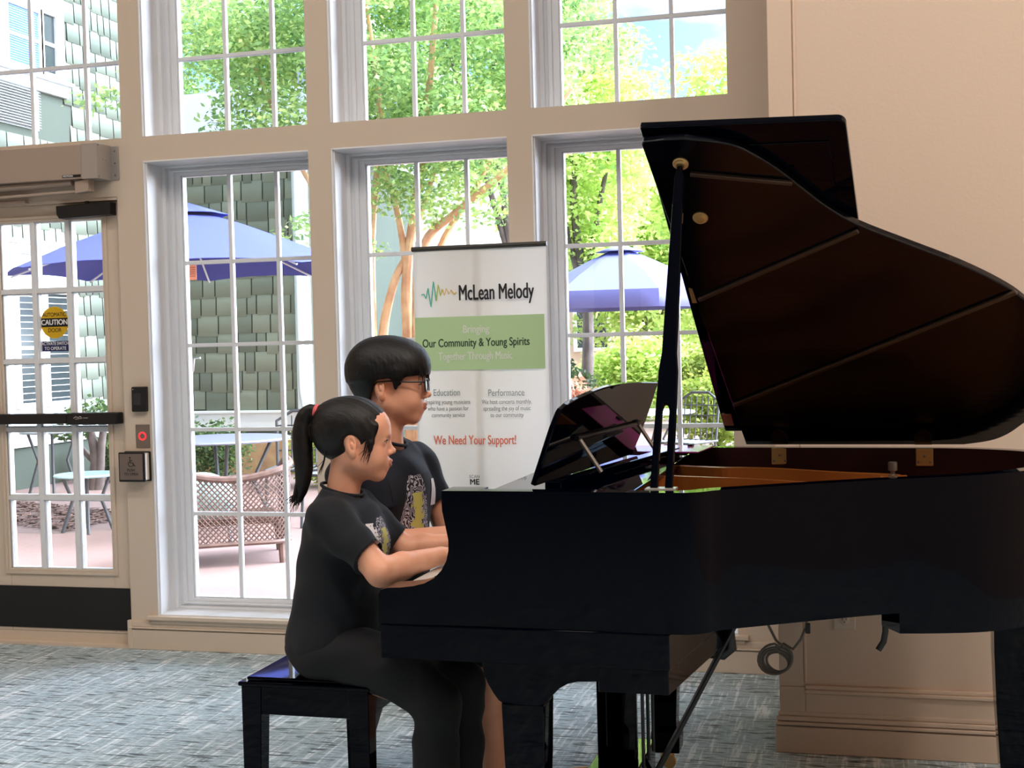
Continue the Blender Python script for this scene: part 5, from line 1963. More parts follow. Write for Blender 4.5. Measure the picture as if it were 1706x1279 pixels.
def outside():
    M_PATIO = mat('pink patio concrete', (138, 112, 106), 0.85, var=(0.7, (126, 102, 96)), bump=(25, 0.15))
    struct('patio', MB().box(-30, 14, Y2, 48, GZ - 0.1, GZ), M_PATIO)
    M_WOODW = mat('white trim paint', (206, 210, 210), 0.5)
    SH = shingle_mat()
    # ---- sage building at left
    Hb = thing('building', 'sage green shingled building wing with white trim left of the patio', 'building', (-8.6, 12, GZ))
    core = MB().box(-12, -8.60, 6.2, 15.0, GZ, 7.2)
    core.box(-12, -6.62, 15.0, 19.0, GZ, 3.9)
    core.build('wall_core', mat('sage wall', (64, 72, 62), 0.85), Hb)
    wl = (11.85 - 6.3, 13.0 - 6.3)
    shingles('shingle_siding', Hb, (-8.598, 15.0, 0.60), (0, -1, 0), 8.7, 6.5, (1, 0, 0), SH, 3, holes=[(15 - 13.0, 15 - 11.4, 0.0, 1.98), (15 - 13.0, 15 - 11.2, 3.1, 5.2)])
    shingles('shingle_siding', Hb, (-8.598, 14.998, 0.60), (1, 0, 0), 1.83, 3.3, (0, -1, 0), SH, 5)
    tr = MB()
    tr.box(-8.6, -8.555, 6.3, 15.0, 0.40, 0.60)
    tr.box(-8.6, -6.55, 14.955, 15.0, 0.40, 0.60)
    tr.box(-8.6, -6.55, 14.93, 15.0, 0.575, 0.61)
    tr.box(-6.78, -6.60, 14.94, 15.02, 0.40, 3.9)
    tr.box(-8.6, -6.45, 14.80, 15.02, 3.88, 4.02)
    tr.box(-8.66, -8.55, 11.2, 13.01, 4.20, 4.33)
    tr.box(-8.6, -8.50, 11.2, 13.06, 4.33, 4.37)
    tr.box(-8.6, -8.52, 11.4, 13.02, 2.43, 2.56)
    tr.box(-8.6, -8.48, 11.4, 13.06, 2.53, 2.58)
    tr.build('trim_board', M_WOODW, Hb, bevel=0.006)
    M_PANE = mat('dim window pane', (46, 54, 56), 0.15, spec=0.4)
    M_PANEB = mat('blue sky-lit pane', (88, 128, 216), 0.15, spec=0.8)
    M_BLIND = mat('white blind slat', (214, 218, 220), 0.6)

    def win(y0, y1, z0, z1, m, blinds=0, fr=0.06, mb_=None):
        g = MB().box(-8.6, -8.56, y0, y1, z0, z1).build('window', m, Hb)
        f = MB()
        f.box(-8.6, -8.53, y0 - fr, y0, z0 - fr, z1 + fr)
        f.box(-8.6, -8.53, y1, y1 + fr, z0 - fr, z1 + fr)
        f.box(-8.6, -8.53, y0, y1, z0 - fr, z0)
        f.box(-8.6, -8.53, y0, y1, z1, z1 + fr)
        f.box(-8.6, -8.545, y0, y1, (z0 + z1) / 2 - 0.02, (z0 + z1) / 2 + 0.02)
        f.build('window_frame', M_WOODW, g, bevel=0.005)
        if blinds:
            s = MB()
            for i in range(blinds):
                z = z0 + (z1 - z0) * (i + 0.5) / blinds
                s.box(-8.562, -8.552, y0 + 0.01, y1 - 0.01, z - 0.0035, z + 0.0035)
            s.build('blind', mb_ or M_BLIND, g)
    win(11.95, 12.48, 4.42, 5.02, M_PANEB, 24, mb_=mat('blue-lit blind slat', (112, 150, 226), 0.5))  # blue light is put into the colour of these slats
    win(12.56, 12.78, 4.42, 5.05, M_PANE, 0)
    win(11.96, 12.30, 0.86, 2.02, M_PANE, 17)
    win(12.46, 12.84, 0.86, 2.02, M_PANE, 17)
    bw = MB()
    bw.box(-8.6, -8.57, 11.4, 13.0, 0.55, 2.43)
    bw.build('bay_panel', M_WOODW, Hb)
    bw = MB().box(-8.6, -8.575, 11.2, 13.0, 4.33, 5.5).build('window_surround', M_WOODW, Hb)
    lv = MB()
    for i in range(14):
        z = 3.80 + i * 0.029
        lv.obox((-8.56, 12.05, z), (0, 1, 0), (0.8, 0, -0.5), (0.5, 0, 0.8), 0.86, 0.03, 0.004)
    lv.box(-8.6, -8.585, 11.6, 12.49, 3.77, 4.21)
    lv.build('louver', mat('grey louver', (150, 156, 156), 0.5), Hb)
    ds = MB().tube([(-6.70, 14.90, 3.88), (-6.70, 14.90, 0.95), (-6.68, 14.88, 0.80), (-6.62, 14.82, 0.62), (-6.60, 14.80, 0.35), (-6.60, 14.80, GZ)], 0.045, 10)
    ds.build('downspout', M_WOODW, Hb, smooth=True)
    rf = MB().prism([(14.75, 3.9), (19.2, 3.9), (17.0, 5.0)], 0, 5.6, frame=((-12.1, 0, 0), (0, 1, 0), (0, 0, 1), (1, 0, 0)))
    rf.build('roof', mat('grey blue roof', (132, 138, 150), 0.8), Hb)

    # ---- pale houses far behind the trees
    def house(nm, lab, x0, x1, y, h, wc, rc, wins, trimc=(238, 238, 234)):
        T = thing(nm, lab, 'house', ((x0 + x1) / 2, y, GZ))
        MB().box(x0, x1, y, y + 6, GZ, h).build('wall', mat('siding ' + nm + str(wc), wc, 0.8), T)
        MB().prism([(x0 - 0.4, h), (x1 + 0.4, h), ((x0 + x1) / 2, h + 2.6)], 0, 6.8, frame=((0, y - 0.4, 0), (1, 0, 0), (0, 0, 1), (0, 1, 0))).build('roof', mat('roof ' + str(rc), rc, 0.85), T)
        for (a, b_, c, d) in wins:
            w = MB().box(a, b_, y - 0.03, y + 0.01, c, d).build('window', M_PANE, T)
            f = MB()
            f.box(a - 0.1, a, y - 0.06, y, c - 0.1, d + 0.1); f.box(b_, b_ + 0.1, y - 0.06, y, c - 0.1, d + 0.1)
            f.box(a, b_, y - 0.06, y, d, d + 0.1); f.box(a, b_, y - 0.06, y, c - 0.1, c)
            f.build('window_frame', mat('house trim', trimc, 0.6), w)
    house('house', 'white sided house behind the tan trunks of the crape myrtle', -9.8, -6.9, 21, 4.6, (250, 250, 250), (150, 154, 160), [(-8.9, -8.3, 1.2, 2.6), (-7.9, -7.35, 1.2, 2.6), (-7.9, -7.3, 3.2, 4.2)])
    house('house', 'peach coloured house far behind the crape myrtle', -8.4, -3.6, 34, 4.4, (232, 196, 168), (168, 150, 142), [(-7.4, -6.6, 1.2, 2.7), (-5.6, -4.8, 1.2, 2.7)])

    # ---- low brick wall and mulch
    BR = mat('tan brick', (204, 166, 120), 0.85, var=(7, (180, 136, 100)))
    struct('garden_wall', MB().box(-8.5, -5.2, 13.6, 13.85, GZ, 0.34), BR)
    M_MULCH = mat('bark mulch', (128, 96, 84), 0.95, var=(40, (70, 52, 46)), bump=(60, 0.8))
    rs = np.random.RandomState(4)
    n = 1500
    t = rs.uniform(size=n)
    s = rs.uniform(-0.5, 0.5, n)
    P = np.stack([-8.4 + t * 2.3, 10.1 + t * 0.9 * 0 + s * 1.1 - (t - 0.5) * 0.9, np.full(n, GZ + 0.006)], 1)
    a = rs.uniform(0, PI, n)
    L = rs.uniform(0.02, 0.055, n)
    dx, dy = np.cos(a) * L, np.sin(a) * L
    ex, ey = -np.sin(a) * 0.010, np.cos(a) * 0.010
    V = np.stack([np.stack([P[:, 0] + p * dx + q * ex, P[:, 1] + p * dy + q * ey, P[:, 2] + rs.uniform(0, 0.02, n)], 1) for p, q in ((-1, -1), (1, -1), (1, 1), (-1, 1))], 1).reshape(-1, 3)
    mu = np_mesh('mulch', V, np.arange(4 * n).reshape(n, 4), M_MULCH, None, False)
    tag(mu, 'strip of brown bark mulch across the patio beyond the door', 'mulch', kind='stuff')

    # ---- trees
    BK = mat('tan crape myrtle bark', (212, 174, 130), 0.7, var=(6, (180, 132, 96)))
    BK2 = mat('grey bark', (112, 98, 92), 0.85, var=(8, (84, 72, 68)))
    LG = leaf_mat('myrtle leaf', (98, 136, 84), (152, 184, 110), (214, 228, 144))
    LY = leaf_mat('sunlit leaf', (150, 188, 98), (204, 224, 126), (234, 242, 160))
    LD = leaf_mat('shrub leaf', (44, 70, 42), (76, 102, 56), (126, 146, 82))
    LB = leaf_mat('chartreuse leaf', (120, 146, 52), (160, 176, 76), (192, 200, 112))

    def stems(parent, paths, m, name='trunk'):
        for p, r0, r1 in paths:
            q = smooth_line(p, 5)
            n_ = len(q)
            MB().tube(q, [r0 + (r1 - r0) * i / (n_ - 1) for i in range(n_)], 9).build(name, m, parent, smooth=True)

    T = thing('crape_myrtle_tree', 'multi stemmed crape myrtle tree with tan trunks beyond the middle window', 'tree', (-4.4, 12.2, GZ))
    stems(T, [([(-4.72, 12.1, GZ), (-4.68, 12.1, 1.2), (-4.62, 12.0, 2.4), (-4.50, 12.0, 3.6), (-4.6, 11.9, 4.8)], 0.055, 0.02),
              ([(-4.62, 12.3, GZ), (-4.62, 12.2, 1.3), (-4.45, 12.1, 1.95), (-4.25, 12.1, 2.35), (-3.9, 12.0, 3.2)], 0.06, 0.02),
              ([(-4.33, 12.2, GZ), (-4.34, 12.2, 1.4), (-4.30, 12.1, 2.1), (-4.05, 12.0, 3.4), (-3.9, 12, 4.6)], 0.075, 0.025),
              ([(-4.22, 12.1, GZ), (-4.22, 12.1, 1.5), (-4.10, 12.0, 2.30), (-3.66, 11.8, 2.62), (-3.0, 11.6, 3.05), (-2.5, 11.5, 3.6)], 0.06, 0.018),
              ([(-4.15, 12.3, GZ), (-4.17, 12.3, 1.4), (-4.02, 12.2, 2.25), (-3.5, 12.1, 3.0), (-2.9, 12.0, 4.2)], 0.05, 0.018),
              ([(-4.68, 12.1, 1.4), (-4.95, 12.0, 2.4), (-5.4, 11.8, 3.4), (-5.7, 11.6, 4.3)], 0.04, 0.012),
              ([(-4.3, 12.1, 2.1), (-4.45, 12, 3.0), (-5.0, 11.9, 4.0)], 0.04, 0.012)], BK)
    cl = clump_cloud((-4.3, 12.0, 4.3), (1.9, 1.2, 1.35), 60, 0.46, 11)
    cl += [(-3.9, 11.9, 2.85, 0.5, 0.4, 0.34), (-3.3, 11.8, 3.0, 0.45, 0.4, 0.40), (-4.55, 11.7, 2.75, 0.30, 0.3, 0.22), (-4.0, 11.7, 2.62, 0.25, 0.3, 0.18), (-3.45, 11.8, 2.62, 0.3, 0.3, 0.2), (-3.0, 11.8, 2.7, 0.34, 0.3, 0.3),
           (-4.5, 11.6, 2.30, 0.22, 0.25, 0.12), (-6.4, 11.2, 3.95, 0.35, 0.4, 0.18), (-6.1, 11.2, 4.5, 0.45, 0.4, 0.22), (-5.5, 11.5, 3.6, 0.5, 0.4, 0.4), (-5.7, 11.4, 4.2, 0.5, 0.4, 0.34), (-6.9, 11.1, 3.75, 0.4, 0.3, 0.12), (-6.5, 11.1, 4.9, 0.4, 0.3, 0.2),
           (-4.95, 11.0, 2.42, 0.22, 0.2, 0.12), (-4.75, 11.0, 2.50, 0.2, 0.2, 0.12), (-5.15, 11.0, 2.36, 0.14, 0.15, 0.07)]
    foliage('foliage', cl, 42000, 0.066, LG, T, 2)

    def tree(lab, x, y, zc, R, ncl, r, nl, ls, lm, bm, seed, tr=0.12, name='leafy_tree'):
        T = thing(name, lab, 'tree', (x, y, GZ))
        stems(T, [([(x, y, GZ), (x + 0.1, y, zc * 0.4), (x - 0.1, y, zc * 0.8), (x, y, zc + R[2] * 0.5)], tr, tr * 0.3), ([(x, y, zc * 0.4), (x + R[0] * 0.3, y, zc * 0.8), (x + R[0] * 0.5, y, zc)], tr * 0.6, tr * 0.2), ([(x, y, zc * 0.5), (x - R[0] * 0.3, y, zc * 0.8), (x - R[0] * 0.5, y, zc)], tr * 0.6, tr * 0.2)], bm)
        foliage('foliage', clump_cloud((x, y, zc), R, ncl, r, seed), nl, ls, lm, T, seed)
    tree('tall leafy tree seen through the left upper window behind the crape myrtle', -12.6, 25.5, 6.2, (2.6, 1.8, 3.2), 46, 0.75, 20700, 0.132, LG, BK2, 21)
    tree('leafy tree close behind the crape myrtle at the middle upper window', -4.65, 17.0, 5.4, (1.5, 0.9, 2.0), 36, 0.55, 26000, 0.080, LG, BK2, 27, 0.08)
    tree('broad green tree filling the left of the right hand window', -4.70, 22.0, 4.6, (1.15, 1.0, 2.8), 40, 0.6, 23000, 0.119, LY, BK2, 22)
    tree('sunlit cone shaped tree under blue sky at the right hand window', -2.7, 26, 3.8, (1.25, 1.1, 3.6), 44, 0.7, 20700, 0.145, LY, BK2, 23)
    tree('sunlit yellow green tree behind the far parasol', -4.9, 30, 3.2, (2.0, 1.1, 2.2), 44, 0.8, 23000, 0.158, LY, BK2, 24)
    tree('far bright tree behind the piano lid edge', -0.9, 31, 3.6, (1.4, 1.3, 2.8), 36, 0.8, 13799, 0.172, LY, BK2, 25)

    def shrub(lab, x, y, R, nl, ls, lm, seed, grp=None):
        S = thing('shrub', lab, 'shrub', (x, y, GZ), grp)
        stems(S, [([(x, y, GZ), (x + d, y, GZ + R[2] * 0.7), (x + d * 2.2, y, GZ + R[2] * 1.2)], 0.02, 0.008) for d in (-R[0] * 0.2, 0.02, R[0] * 0.2)], BK2, 'stem')
        foliage('foliage', [(x + dx * R[0], y + dy * R[1], GZ + R[2] * (0.95 + dz), R[0] * 0.6, R[1] * 0.6, R[2] * 0.62) for dx, dy, dz in ((-0.4, 0, 0), (0.4, 0, 0.05), (0, -0.3, 0.15), (0, 0.3, 0.3), (-0.2, -0.4, -0.3), (0.25, -0.4, -0.35))], nl, ls, lm, S, seed)
    shrub('chartreuse shrub behind the wicker armchair', -5.25, 12.6, (0.62, 0.45, 0.38), 3240, 0.061, LB, 31)
    shrub('low green shrub beside the girl at the second window edge', -4.35, 10.9, (0.30, 0.3, 0.26), 1260, 0.050, LD, 32)
    shrub('dark green shrub beyond the left column of door panes', -7.98, 12.9, (0.32, 0.3, 0.36), 1980, 0.058, LD, 33)
    shrub('grey green shrub beyond the middle door panes', -7.35, 13.0, (0.42, 0.32, 0.40), 1980, 0.058, LD, 34)
    shrub('dark shrub beyond the right hand door panes', -6.55, 12.4, (0.38, 0.3, 0.38), 1980, 0.058, LD, 35)
    shrub('tall bright shrub under the far parasol', -3.9, 23, (1.2, 0.6, 0.85), 7560, 0.108, LY, 36)
    shrub('bright shrub right of the far parasol pole', -2.3, 21, (0.9, 0.6, 0.75), 6480, 0.101, LB, 37)
    shrub('pale green shrub left of the far parasol pole', -4.6, 19.5, (0.7, 0.6, 0.62), 5040, 0.094, LD, 38)
    shrub('russet leaved shrub at the left edge of the right hand window', -3.9, 17.6, (0.34, 0.3, 0.50), 1100, 0.11, leaf_mat('russet leaf', (150, 92, 74), (206, 148, 120), (226, 180, 150)), 39)
    shrub('yellow green shrub behind the iron chairs', -1.9, 17.2, (0.75, 0.5, 0.55), 4680, 0.086, LB, 40)

    S = thing('shrub', 'old shrub with thick dark trunks beyond the middle door panes', 'shrub', (-7.75, 12.0, GZ))
    stems(S, [([(-7.75, 12.0, GZ), (-7.72, 12.0, 0.3), (-7.80, 12.0, 0.62), (-7.95, 12.0, 0.9)], 0.07, 0.03), ([(-7.70, 12.0, GZ), (-7.66, 12.0, 0.35), (-7.60, 12.0, 0.7)], 0.06, 0.03), ([(-7.78, 12.05, 0.25), (-8.0, 12.0, 0.5), (-8.2, 12.0, 0.75)], 0.035, 0.015)], BK2)
    foliage('foliage', [(-7.75, 12.0, 0.75, 0.35, 0.25, 0.14), (-8.0, 12.0, 0.6, 0.25, 0.2, 0.15)], 500, 0.07, LD, S, 41)

    # ---- parasols
    def parasol(lab, x, y, R, zr, za, val, c1, seed, rot=0.2, ns=8):
        U = thing('patio_parasol', lab, 'parasol', (x, y, GZ))
        M1 = mat('parasol cloth ' + str(c1), c1, 0.8)
        nt = M1.node_tree
        b = nt.nodes['Principled BSDF']
        tl = nt.nodes.new('ShaderNodeBsdfTranslucent')
        tl.inputs['Color'].default_value = lin(tuple(v * 0.8 for v in c1)) + (1,)
        ms = nt.nodes.new('ShaderNodeMixShader')
        ms.inputs[0].default_value = 0.03
        nt.links.new(b.outputs[0], ms.inputs[1]); nt.links.new(tl.outputs[0], ms.inputs[2])
        nt.links.new(ms.outputs[0], nt.nodes['Material Output'].inputs['Surface'])
        mb = MB()
        rings = [(0.10, za - 0.02), (R * 0.35, za - (za - zr) * 0.28), (R * 0.7, za - (za - zr) * 0.64), (R, zr), (R * 1.003, zr - val)]
        per = 6
        N = ns * per
        for (r, z) in rings:
            for k in range(N):
                a = rot + 2 * PI * k / N
                f_ = k % per / per
                sag = 1 - (1 - math.cos(PI / ns)) * (1 - (2 * f_ - 1) ** 2)
                mb.v.append((x + r * sag * math.cos(a), y + r * sag * math.sin(a), z + (0.03 * (r / R) * (1 - (2 * f_ - 1) ** 2) if val == 0 else 0)))
        for i in range(len(rings) - 1):
            for k in range(N):
                l = (k + 1) % N
                mb.f.append((i * N + k, i * N + l, i * N + N + l, i * N + N + k)); mb.m.append(0)
        cn = mb.build('canopy', M1, U, smooth=True, autosm=25)
        md = cn.modifiers.new('thick', 'SOLIDIFY')
        md.thickness = 0.004
        v = MB()
        for (r, z) in ((0.02, za + 0.05), (0.22, za - 0.015), (0.36, za - 0.06)):
            for k in range(N):
                a = rot + 2 * PI * k / N
                rr = r * (1 + 0.05 * math.cos(ns * (a - rot)))
                v.v.append((x + rr * math.cos(a), y + rr * math.sin(a), z))
        for i in range(2):
            for k in range(N):
                l = (k + 1) % N
                v.f.append((i * N + k, i * N + l, i * N + N + l, i * N + N + k)); v.m.append(0)
        vt = v.build('vent', M1, U, smooth=True)
        md = vt.modifiers.new('thick', 'SOLIDIFY')
        md.thickness = 0.004
        MB().lathe([(0.025, 0), (0.03, 0.03), (0.01, 0.07)], (x, y, za + 0.04), seg=12).build('finial', M_BLKMET, U, smooth=True)
        MP = mat('grey green pole', (120, 124, 118), 0.5)
        MB().tube([(x, y, GZ + 0.05), (x, y, za)], 0.022, 12).build('pole', MP, U, smooth=True)
        for k in range(ns):
            a = rot + 2 * PI * k / ns
            MB().tube([(x + 0.05 * math.cos(a), y + 0.05 * math.sin(a), za - 0.06), (x + R * 0.97 * math.cos(a), y + R * 0.97 * math.sin(a), zr - 0.015)], 0.009, 6).build('rib', M_WOODW, U, smooth=True)
        MB().lathe([(0.28, 0), (0.28, 0.05), (0.05, 0.08), (0.035, 0.16)], (x, y, GZ), seg=24).build('base', M_BLKMET, U, smooth=True)
        cr = MB().tube([(x + 0.02, y, 1.17), (x + 0.055, y - 0.02, 1.20), (x + 0.075, y - 0.03, 1.30), (x + 0.13, y - 0.03, 1.305)], 0.008, 8)
        cr.lathe([(0.035, -0.05), (0.035, 0.05)], (x, y, 1.17), seg=12)
        cr.build('crank', M_ALU2, U, smooth=True)
        return U
    u1 = parasol('periwinkle blue parasol beside the shingled building', -5.47, 9.9, 1.45, 2.02, 2.55, 0.0, (66, 74, 156), 1, 0.35)
    tg = MB().box(-4.98, -4.89, 9.02, 9.024, 1.90, 2.015).build('care_tag', mat('orange tag', (216, 136, 104), 0.6), u1)
    tl_ = MB()
    for i in range(5):
        tl_.box(-4.972, -4.898, 9.018, 9.0195, 1.925 + i * 0.016, 1.931 + i * 0.016)
    tl_.build('print', mat('tag print', (170, 84, 66), 0.6), tg)
    parasol('pale violet parasol with a hanging valance in the far garden', -3.66, 20, 1.42, 2.10, 2.78, 0.26, (122, 124, 188), 2, 0.05, 6)

    # ---- wicker armchairs
    WK = mat('brown wicker', (104, 78, 68), 0.7, var=(20, (80, 58, 50)))

    def wicker_chair(lab, x, y, rot, cush=None):
        W = thing('wicker_armchair', lab, 'armchair', (x, y, GZ))
        ca, sa = math.cos(rot), math.sin(rot)

        def T(p):
            return (x + p[0] * ca - p[1] * sa, y + p[0] * sa + p[1] * ca, GZ + p[2])
        hw, dp = 0.38, 0.66
        # plan curve: right arm front -> back -> left arm front (back lies at y = 0, seat towards +y)
        plan = [(hw, dp)] + [(hw, 0.30)] + [(hw - 0.16 + 0.16 * math.cos(t), 0.16 - 0.16 * math.sin(t)) for t in np.linspace(0, PI / 2, 7)] + [(-hw + 0.16 - 0.16 * math.sin(t), 0.16 - 0.16 * math.cos(t)) for t in np.linspace(0, PI / 2, 7)] + [(-hw, 0.30), (-hw, dp)]
        pv = [Vector((p[0], p[1], 0)) for p in plan]
        cum = [0]
        for i in range(1, len(pv)):
            cum.append(cum[-1] + (pv[i] - pv[i - 1]).length)
        LT = cum[-1]

        def S(s, v):
            s = min(max(s, 0), LT)
            for i in range(1, len(cum)):
                if s <= cum[i]:
                    t = (s - cum[i - 1]) / (cum[i] - cum[i - 1])
                    q = pv[i - 1].lerp(pv[i], t)
                    break
            top = 0.60 + 0.085 * max(0, 1 - abs(s - LT / 2) / (LT * 0.30)) ** 0.7 if False else 0.565 + 0.09 * (abs(s - LT / 2) < LT * 0.34) * (0.25 + abs(s - LT / 2) / (LT * 0.34)) * (1 if abs(s - LT / 2) < LT * 0.26 else 0.7)
            top = 0.60 + 0.05 * math.cos(2 * PI * (s - LT / 2) / (LT * 0.62)) * -1
            z = 0.13 + 0.02 * math.sin(PI * s / LT) + (top - 0.13) * v
            lean = 0.06 * v
            d = Vector((q.x, q.y - 0.25, 0))
            return T((q.x + d.x * lean * 0.5, q.y + d.y * lean, z))
        lat = MB()
        pitch = 0.034
        k = -0.6
        while k < LT + 0.02:
            for sg in (1, -1):
                pts = []
                for i in range(13):
                    v = i / 12
                    s = k + sg * (v - 0.5) * 0.40 + (0.2 if sg < 0 else 0.2)
                    if 0 <= s <= LT:
                        pts.append(S(s, v))
                if len(pts) > 1:
                    lat.tube(pts, 0.0052, 4)
            k += pitch
        tag(lat.build('woven_shell', WK, W), None)
        MB().tube([S(LT * i / 48, 1.0) for i in range(49)], 0.024, 8).build('top_rail', WK, W, smooth=True)
        MB().tube([S(LT * i / 48, 0.0) for i in range(49)], 0.016, 6).build('lower_rail', WK, W, smooth=True)
        for (px, py) in ((hw - 0.03, dp - 0.03), (-hw + 0.03, dp - 0.03), (hw - 0.07, 0.07), (-hw + 0.07, 0.07)):
            MB().tube([T((px, py, 0.20)), T((px * 1.02, py, 0.0))], [0.026, 0.020], 8).build('leg', WK, W, smooth=True)
        st = MB()
        st.prism([T((-hw + 0.05, 0.10, 0))[:2], T((hw - 0.05, 0.10, 0))[:2], T((hw - 0.05, dp - 0.02, 0))[:2], T((-hw + 0.05, dp - 0.02, 0))[:2]], GZ + 0.26, GZ + 0.30)
        st.build('seat', WK, W)
        return W, T
    w1, T1_ = wicker_chair('brown wicker armchair seen from behind, through the left window', -3.98, 7.72, 0.55)
    wicker_chair('brown wicker armchair at the lower right of the right hand window', -0.92, 9.1, 0.25)
    cu = mat('striped teal cushion', (196, 220, 218), 0.9, var=(30, (120, 176, 180)))
    c = T1_((-0.16, 0.20, 0.44))
    cs = sdf_obj('cushion', [('e', np.array(c), np.array((0.20, 0.075, 0.17)), np.array(Euler((0.2, 0.3, 0.55)).to_matrix()), '+', 0.01)], 0.012, cu, None, 2)
    tag(cs, 'pale teal striped cushion leaning in the wicker armchair by the left window', 'cushion')

    # ---- iron tables and chairs
    IR = mat('dark iron', (58, 60, 62), 0.5)

    def table(lab, x, y, r, h, topm, n=4):
        Tt = thing('patio_table', lab, 'table', (x, y, GZ))
        MB().lathe([(r, h - 0.02), (r + 0.008, h - 0.01), (r, h)], (x, y, GZ), seg=32).build('tabletop', topm, Tt)
        for k in range(n):
            a = 0.6 + 2 * PI * k / n
            MB().tube([(x + r * 0.75 * math.cos(a), y + r * 0.75 * math.sin(a), GZ + h - 0.015), (x + r * 0.45 * math.cos(a), y + r * 0.45 * math.sin(a), GZ + h * 0.55), (x + r * 0.8 * math.cos(a), y + r * 0.8 * math.sin(a), GZ)], 0.014, 8).build('leg', IR, Tt, smooth=True)
    table('round dark patio table behind the wicker armchair', -4.75, 9.05, 0.52, 0.74, mat('slate table top', (120, 124, 140), 0.3))
    table('small glass topped iron table beyond the right hand door panes', -5.98, 9.15, 0.24, 0.46, mat('teal glass top', (172, 206, 206), 0.15))
    table('iron patio table beyond the left hand door panes', -7.75, 11.3, 0.30, 0.66, mat('grey mesh top', (128, 134, 134), 0.4))
    table('white patio table in the far garden under the parasol', -2.3, 13.6, 0.55, 0.66, mat('white table top', (232, 236, 238), 0.3))

    def iron_chair(lab, x, y, rot):
        Cc = thing('iron_chair', lab, 'chair', (x, y, GZ))
        ca, sa = math.cos(rot), math.sin(rot)

        def T(a, b, z):
            return (x + a * ca - b * sa, y + a * sa + b * ca, GZ + z)
        bk = MB()
        bk.tube([T(-0.22, 0.2, 0.42), T(-0.23, 0.25, 0.80), T(-0.1, 0.27, 0.88), T(0.1, 0.27, 0.88), T(0.23, 0.25, 0.80), T(0.22, 0.2, 0.42)], 0.014, 8)
        for i in range(6):
            a = -0.17 + i * 0.068
            bk.tube([T(a, 0.21, 0.44), T(a, 0.262, 0.84)], 0.007, 6)
        for z in (0.55, 0.66, 0.76):
            bk.tube([T(-0.22, 0.23, z), T(0.22, 0.23, z)], 0.007, 6)
        bk.build('backrest', IR, Cc, smooth=True)
        st = MB()
        for i in range(8):
            st.tube([T(-0.22 + i * 0.063, -0.22, 0.42), T(-0.22 + i * 0.063, 0.2, 0.42)], 0.008, 6)
        st.tube([T(-0.23, -0.23, 0.42), T(0.23, -0.23, 0.42), T(0.23, 0.21, 0.42), T(-0.23, 0.21, 0.42)], 0.012, 6, closed=True)
        st.build('seat', IR, Cc, smooth=True)
        for (a, b) in ((-0.21, -0.21), (0.21, -0.21), (0.21, 0.2), (-0.21, 0.2)):
            MB().tube([T(a, b, 0.42), T(a * 1.08, b * 1.1, 0)], 0.012, 6).build('leg', IR, Cc, smooth=True)
    iron_chair('iron garden chair at the white patio table in the far garden', -1.72, 12.6, -0.5)
    iron_chair('iron garden chair behind the round dark patio table', -4.55, 10.0, 0.2)
    iron_chair('iron garden chair standing on the patio right of the wicker armchair', -4.0, 9.6, -0.4)


outside()


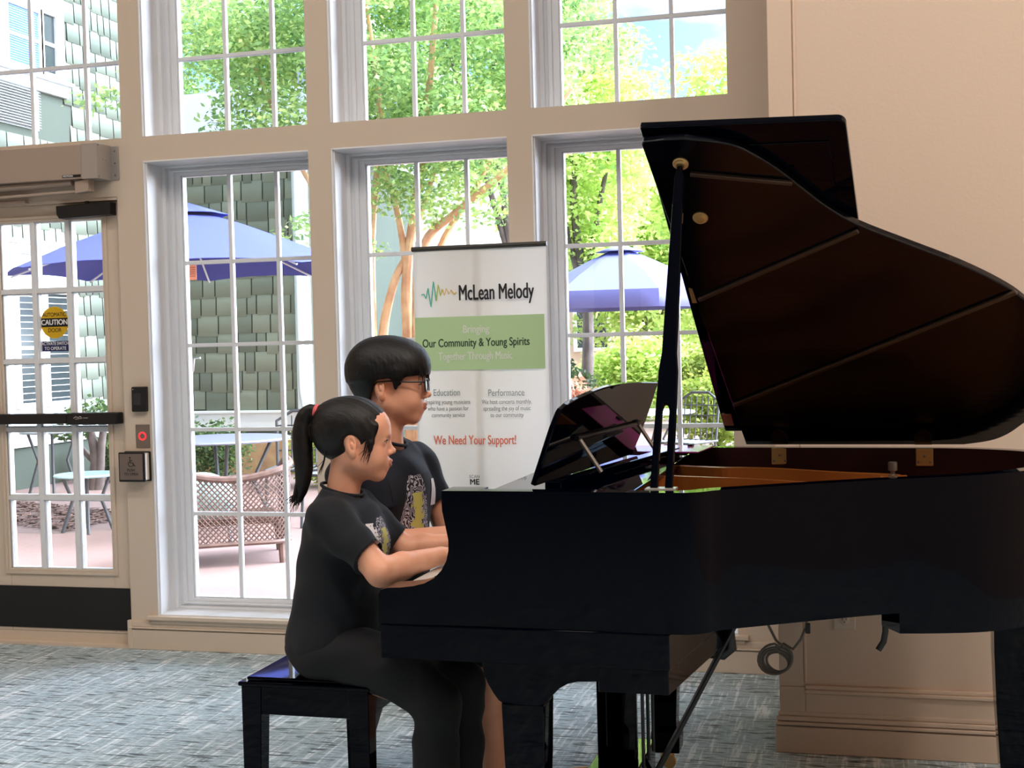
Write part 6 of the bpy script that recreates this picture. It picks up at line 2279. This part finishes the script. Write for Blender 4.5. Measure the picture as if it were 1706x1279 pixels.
# ------------------------------------------------------------------ light
def lights():
    w = bpy.data.worlds.new('sky')
    SC.world = w
    w.use_nodes = True
    nt = w.node_tree
    bg = nt.nodes['Background']
    sky = nt.nodes.new('ShaderNodeTexSky')
    sky.sky_type = 'NISHITA'
    sky.sun_disc = False
    sky.sun_elevation = math.radians(58)
    sky.sun_rotation = math.radians(200)
    sky.air_density = 1.0
    sky.dust_density = 0.6
    sky.ozone_density = 1.5
    tc = nt.nodes.new('ShaderNodeTexCoord')
    mp = nt.nodes.new('ShaderNodeMapping')
    mp.inputs['Scale'].default_value = (1, 1, 2.2)
    mp.inputs['Location'].default_value = (0.75, 0.35, 0.1)
    nt.links.new(tc.outputs['Generated'], mp.inputs['Vector'])
    n = nt.nodes.new('ShaderNodeTexNoise')
    n.inputs['Scale'].default_value = 3.2
    n.inputs['Detail'].default_value = 7
    nt.links.new(mp.outputs[0], n.inputs['Vector'])
    r = nt.nodes.new('ShaderNodeValToRGB')
    r.color_ramp.elements[0].position = 0.47
    r.color_ramp.elements[1].position = 0.60
    nt.links.new(n.outputs['Fac'], r.inputs['Fac'])
    mul = nt.nodes.new('ShaderNodeMix')
    mul.data_type = 'RGBA'
    mul.blend_type = 'MULTIPLY'
    mul.inputs['Factor'].default_value = 1
    nt.links.new(sky.outputs[0], mul.inputs[6])
    mul.inputs[7].default_value = (SKY_GAIN * 0.62, SKY_GAIN * 0.92, SKY_GAIN * 1.2, 1)
    mx = nt.nodes.new('ShaderNodeMix')
    mx.data_type = 'RGBA'
    nt.links.new(r.outputs['Color'], mx.inputs['Factor'])
    nt.links.new(mul.outputs[2], mx.inputs[6])
    mx.inputs[7].default_value = (CLOUD, CLOUD * 1.01, CLOUD * 1.03, 1)
    # glow added to the unseen sky low on the right, brightens the window jambs
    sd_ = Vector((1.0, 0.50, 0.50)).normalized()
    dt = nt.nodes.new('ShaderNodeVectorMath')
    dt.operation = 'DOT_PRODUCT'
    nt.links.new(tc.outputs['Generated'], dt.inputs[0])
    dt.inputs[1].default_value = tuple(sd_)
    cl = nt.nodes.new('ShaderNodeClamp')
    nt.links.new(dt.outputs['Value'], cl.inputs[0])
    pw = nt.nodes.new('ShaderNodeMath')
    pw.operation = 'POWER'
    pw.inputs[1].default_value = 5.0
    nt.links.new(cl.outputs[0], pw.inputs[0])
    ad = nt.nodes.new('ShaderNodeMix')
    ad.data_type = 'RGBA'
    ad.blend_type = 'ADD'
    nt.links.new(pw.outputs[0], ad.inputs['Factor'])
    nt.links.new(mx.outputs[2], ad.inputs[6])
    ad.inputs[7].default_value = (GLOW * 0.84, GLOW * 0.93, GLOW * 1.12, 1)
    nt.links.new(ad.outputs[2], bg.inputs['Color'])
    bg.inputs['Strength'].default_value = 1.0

    sd = bpy.data.lights.new('sun', 'SUN')
    sd.energy = SUN
    sd.angle = math.radians(0.6)
    sd.color = (1.0, 0.95, 0.87)
    so = bpy.data.objects.new('sun', sd)
    COL.objects.link(so)
    dirv = Vector(SUN_FROM).normalized()
    so.rotation_euler = dirv.to_track_quat('Z', 'Y').to_euler()
    so.location = dirv * 30

    def lamp(name, x, y, p, size=0.5, col=(1.0, 0.92, 0.84), z=ZC - 0.03):
        ld = bpy.data.lights.new(name, 'AREA')
        ld.shape = 'DISK'
        ld.size = size
        ld.energy = p
        ld.color = col
        o = bpy.data.objects.new(name, ld)
        COL.objects.link(o)
        o.location = (x, y, z)
    for x in (-4.6, -2.2, 0.2, 2.6):
        for y in (0.2, 2.0):
            lamp('unseen_ceiling_lamp', x, y, LAMP)
    lamp('unseen_ceiling_lamp', 1.6, 1.0, 62)  # this and the next: unseen lamps added to brighten the right-hand wall
    lamp('unseen_ceiling_lamp', 3.2, 1.8, 56)


SKY_GAIN, CLOUD, SUN, LAMP = 0.36, 2.6, 3.6, 28
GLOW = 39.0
SUN_FROM = (0.9, -0.33, 1.5)
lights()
